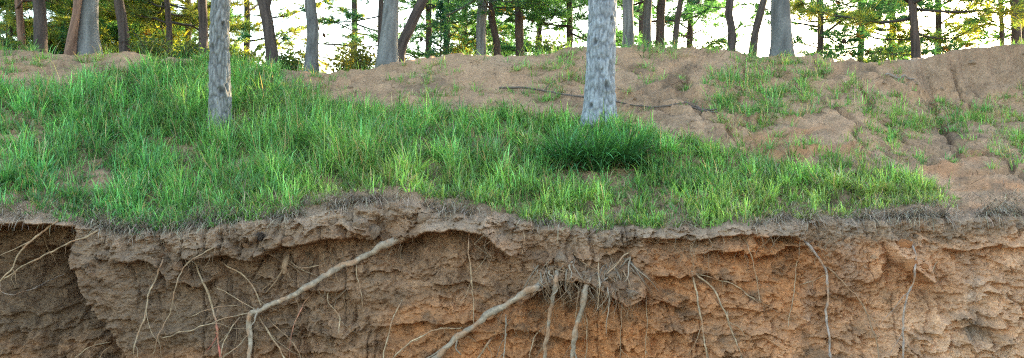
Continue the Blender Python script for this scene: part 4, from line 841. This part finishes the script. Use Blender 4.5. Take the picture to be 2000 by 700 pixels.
# trunks on the crest
LD, GO = (N_DARK, N_BLUE), (N_SUNLIT, N_DARK)  # second pair: golden sunlight put into the needle colour
pine('thick grey trunk on the crest at the left, beside the thin orange-lit trunk', 13.4, [(172, 112), (170, 60), (171, 0)], 46, 40, 8.5, 2.6, 1003, GY, 1.6, .6)
pine('thin leaning orange-lit trunk just left of the thick grey trunk', 13.2, [(137, 112), (140, 80), (147, 40), (153, 0)], 17, 15, 6.5, 2.4, 1004, LIT, 1.1, .6)
pine('dark trunk on the crest left of the leaning orange-lit trunk', 14.6, [(79, 100), (79, 50), (76, 0)], 25, 23, 8, 1.9, 1005, DK, 1.6, .7)
pine('thin trunk near the left edge of the picture', 15.5, [(43, 90), (40, 50), (36, 0)], 15, 13, 7, 1.2, 1006, LIT, 1.5, 1.0, GO)
pine('slim brownish trunk right of the thick grey trunk', 14.8, [(243, 105), (240, 50), (231, 0)], 20, 18, 7.5, 1.9, 1007, DK, 1.5, .7)
pine('thinnest trunk in the left thicket, between slim and dark trunks', 15.6, [(331, 100), (330, 50), (326, 0)], 12, 10, 6, 1.0, 1008, DK, 1.4, 1.1, GO)
pine('dark trunk close behind the grey trunk in the grass', 14.6, [(397, 125), (397, 60), (395, 0)], 18, 16, 7.5, 1.6, 1009, DK, 1.4, .8)
pine('dark forked trunk right of the grey trunk in the grass', 14.0, [(532, 122), (526, 70), (519, 25), (512, 0)], 24, 20, 7.5, 2.0, 1010, DK, 1.3, .6, fork=(523, 28, 528, -8, 12), spec=((.75, 8, .5, 38, .35), (.55, -4, .45, 40, .3), (.6, 175, .5, 10, .6)))
pine('bent grey-brown trunk standing alone against white sky', 13.7, [(608, 140), (610, 90), (612, 55), (607, 20), (606, 0)], 27, 20, 7.5, 2.1, 1011, (B_GREY * .75, B_DARK * 1.3), 1.3, .6)
pine('grey trunk with sunlit right edge at the left end of the mound', 13.6, [(757, 134), (760, 60), (764, 0)], 36, 31, 8.5, 2.6, 1012, GY, 1.6, .6)
pine('thin dark trunk hugging the left side of the sunlit-edged trunk', 14.8, [(742, 130), (743, 60), (744, 0)], 11, 10, 7, 1.9, 1013, DK, 1.2, .6, spec=((1.0, 178, 1.0, -6, .8), (1.25, 186, .9, 8, .9), (1.35, 170, .7, 0, 1.0)))
pine('dark trunk leaning right beside the sunlit-edged trunk', 14.2, [(779, 125), (783, 95), (802, 50), (826, 0)], 20, 19, 7.5, 2.2, 1014, DK, 1.3, .6)
pine('grey trunk in the middle thicket, left of a bent dark one', 16.0, [(940, 110), (940, 50), (944, 0)], 21, 19, 8, 1.4, 1015, GY, 1.7, .6, lowdens=1.0)
pine('bent dark trunk in the middle thicket', 16.4, [(972, 110), (968, 70), (960, 35), (962, 0)], 14, 13, 7, 1.3, 1016, DK, 1.6, .6)
pine('dark straight trunk right of the middle thicket', 16.8, [(1015, 105), (1014, 50), (1013, 0)], 17, 15, 8, 1.4, 1017, DK, 1.7, .6)
pine('pale grey trunk just right of the silver trunk, behind the crest', 15.0, [(1227, 95), (1227, 40), (1226, 0)], 23, 20, 8, 2.3, 1018, GY, 1.4, .6)
pine('brownish trunk second right of the silver trunk', 15.6, [(1264, 95), (1264, 40), (1266, 0)], 17, 16, 7.5, 1.9, 1019, (B_GREY * .7, B_DARK), 1.4, .7)
pine('dark trunk third right of the silver trunk', 16.4, [(1289, 95), (1290, 40), (1292, 0)], 18, 17, 8, 1.4, 1020, DK, 1.6, .6)
pine('slim leaning trunk fourth right of the silver trunk', 15.2, [(1318, 92), (1322, 50), (1330, 0)], 12, 10, 7, 1.3, 1021, DK, 1.3, .7, spec=((1.05, 4, .75, 12, .6), (.85, -8, .6, 2, .5), (1.3, 2, .9, 14, .4)))
pine('dark wavy trunk alone against the white sky right of centre', 14.4, [(1428, 102), (1430, 60), (1423, 25), (1426, 0)], 17, 14, 7, 2.1, 1022, DK, 1.2, .6, spec=((1.15, 180, .9, 4, .3), (.9, 172, .6, 6, .3), (1.2, 5, .5, 10, .2)))
pine('slim dark trunk leaning right, left of the thick far trunk', 14.4, [(1470, 112), (1474, 70), (1484, 30), (1492, 0)], 15, 12, 7, 1.9, 1023, DK, 1.2, .6)
pine('thick grey trunk on the crest right of centre, weeds at its foot', 13.4, [(1527, 124), (1526, 60), (1524, 0)], 42, 34, 8.5, 2.4, 1024, (B_GREY * .8, B_GREY2 * .8), 1.6, .6)
pine('dark trunk with long side branches above the notch in the crest', 15.0, [(1790, 120), (1787, 70), (1782, 0)], 19, 15, 8, 1.2, 1025, DK, 2.0, .7, GO, lowdens=.9, spec=((1.25, -5, 2.2, 24, .5), (1.0, 175, 1.9, 4, 1.0), (.75, 10, 1.3, 4, .6)))
pine('thin trunk near the right edge of the picture', 16.0, [(1957, 90), (1956, 40), (1954, 0)], 9, 8, 6.5, 1.3, 1026, DK, 1.2, .8)
pine('dark trunk at the right edge of the picture', 15.4, [(1985, 88), (1984, 40), (1981, 0)], 18, 17, 7.5, 1.5, 1027, DK, 1.5, .9)
# trees farther back whose low boughs fill the gaps
BACK = [(15, 19, 'dense pine boughs filling the far left corner'), (120, 21, 'dark pine behind the leaning orange-lit trunk'), (205, 18.5, 'dense dark young pine right behind the thick grey trunk'), (285, 20, 'pine boughs behind the slim brownish trunk'), (365, 18, 'sunlit pine left of the grey trunk in the grass'),
        (480, 21, 'pale sunlit pine between the grey trunk and the forked trunk'), (690, 21, 'thin-leaved pine seen through the gap left of the sunlit-edged trunk'), (835, 19.5, 'sparse pine sprays right of the leaning dark trunk'), (870, 19, 'pine with rounded crown left of the middle thicket'), (905, 22, 'far pine behind the middle thicket at left'), (1050, 20, 'pine filling the sky right of the middle thicket'), (1110, 18, 'blue-green pine left of the silver trunk'),
        (1250, 21, 'far pine behind the row right of the silver trunk'), (1345, 22, 'far pine with thin boughs right of the row'), (1600, 18, 'dark pine right of the thick far trunk'), (1680, 19, 'dark bushy pine above the notch in the crest'), (1740, 21, 'golden sunlit pine behind the notch in the crest'), (1830, 20, 'sunlit pine right of the branched dark trunk'), (1995, 19, 'dark pine in the far right corner')]
for k, (a, Y, lab) in enumerate(BACK):
    dn = 1.5 if a < 420 else .20 if a in (690, 835) else (.55 if 440 < a < 500 or a in (1345, 1830) else .62)
    pine(lab, Y, [(a, 130), (a + 3, 60), (a + 2, 0)], 13, 11, 7.5, .55 if a < 420 else .9, 1100 + k, DK, 1.8 if a < 420 else 1.6, dn, GO if a in (15, 365, 480, 690, 905, 1740, 1830) else LD, group='pines farther back behind the crest')

# ------------------------------------------------------------------ shrubs and saplings behind the crest
def shrub(lab, px, Y, w, h, hue, seed, nl=900, leafs=.035, cat='shrub', name='shrub'):
    r = np.random.default_rng(seed); X = (px - 1000) / F * Y; gz = ground_z(X, Y); base = np.array([X, Y, gz])
    root = empty(name, base); tag(root, lab, cat, 'shrubs behind the crest')
    ends = []
    for k in range(9):
        a = r.uniform(0, 6.28); e = np.array([math.cos(a) * w * r.uniform(.2, .8), math.sin(a) * w * .7 * r.uniform(.2, .8), h * r.uniform(.55, 1)])
        pp = smooth_path(np.array([[0, 0, -.05], e * [.3, .3, .5] + r.normal(0, .03, 3), e]), 8); v, qd, t3 = tube(pp, np.linspace(.012, .003, 8), 4)
        obj('stem', mesh('stem', v, [qd, t3], BARK, np.broadcast_to(B_DARK, (len(v), 3))), root); ends.append(pp)
    i = r.integers(0, 9, nl); u = r.uniform(.25, 1, nl); c0 = np.array([ends[a][min(int(b * 7), 7)] for a, b in zip(i, u)]) + r.normal(0, .09, (nl, 3)) * [1, 1, .8]
    d = r.normal(size=(nl, 3)); d /= np.linalg.norm(d, axis=1)[:, None]; s = np.cross(d, r.normal(size=(nl, 3))); s /= np.linalg.norm(s, axis=1)[:, None]
    L = leafs * r.uniform(.6, 1.4, (nl, 1)); V_ = np.stack([c0 - d * L, c0 + s * L * .45, c0 + d * L, c0 - s * L * .45], 1).reshape(-1, 3)
    c = np.repeat(hue * r.uniform(.6, 1.4, (nl, 1)), 4, axis=0)
    obj('foliage', mesh('foliage', V_, [np.arange(nl * 4).reshape(-1, 4)], LEAF, c, False), root)
H_SUN, H_G = np.array([.13, .15, .035]), np.array([.05, .10, .035])  # the yellow leaf hue has low sunlight put into it
for k, (a, Y, w, h, hue, lab) in enumerate([(580, 15, .5, .75, H_SUN, 'sunlit yellow-green shrub left of the bent trunk'), (665, 15.5, .6, .85, H_SUN, 'sunlit yellow shrub right of the bent trunk'), (705, 14.6, .35, .65, H_SUN, 'small golden shrub left of the thin dark trunk'), (905, 16.5, .6, .9, H_SUN, 'golden shrub at the foot of the middle thicket'),
        (470, 15, .5, .8, H_G, 'green shrub right of the grey trunk in the grass'), (560, 14.4, .3, .5, H_G, 'low green shrub at the foot of the forked trunk'), (300, 14.8, .7, .7, H_G, 'dark shrub in the left thicket behind the crest'), (1075, 15, .5, .7, H_G, 'green shrub on the crest left of the silver trunk'), (1390, 16, .5, .7, H_G * .8, 'faint shrub under the white sky right of the row'),
        (1700, 15.6, .6, .6, H_G, 'dark shrub in the notch of the crest'), (360, 14.6, .5, .6, H_G, 'shrub between the thinnest trunk and the dark trunk'), (20, 14.6, .6, .6, H_G, 'green shrub on the crest in the left corner')]):
    shrub(lab, a, Y, w, h, hue, 1300 + k)
# a young conifer like a small spire
X = (860 - 1000) / F * 16; gz = ground_z(X, 16); base = np.array([X, 16, gz]); root = empty('young_conifer', base); tag(root, 'small spire-shaped dark conifer left of the middle thicket', 'conifer')
v, qd, t3 = tube(np.array([[0, 0, -.05], [.01, 0, .6], [0, 0, 1.35]]), [.022, .014, .004], 6); obj('trunk', mesh('trunk', v, [qd, t3], BARK, np.broadcast_to(B_DARK, (len(v), 3))), root)
r = np.random.default_rng(5); z = r.uniform(.1, 1.33, 420); a = r.uniform(0, 6.28, 420); rad = (1.38 - z) * .24 * r.uniform(.3, 1, 420)
tp = np.stack([np.cos(a) * rad, np.sin(a) * rad, z], -1); td = np.stack([np.cos(a), np.sin(a), np.full(420, .3)], -1)
V_, T_, C_ = needles(tp, td, np.full(420, .08), 12, np.tile(N_BLUE * .7, (420, 1)), 3); obj('crown', mesh('crown', V_, [T_], NEEDLE, C_, False), root)
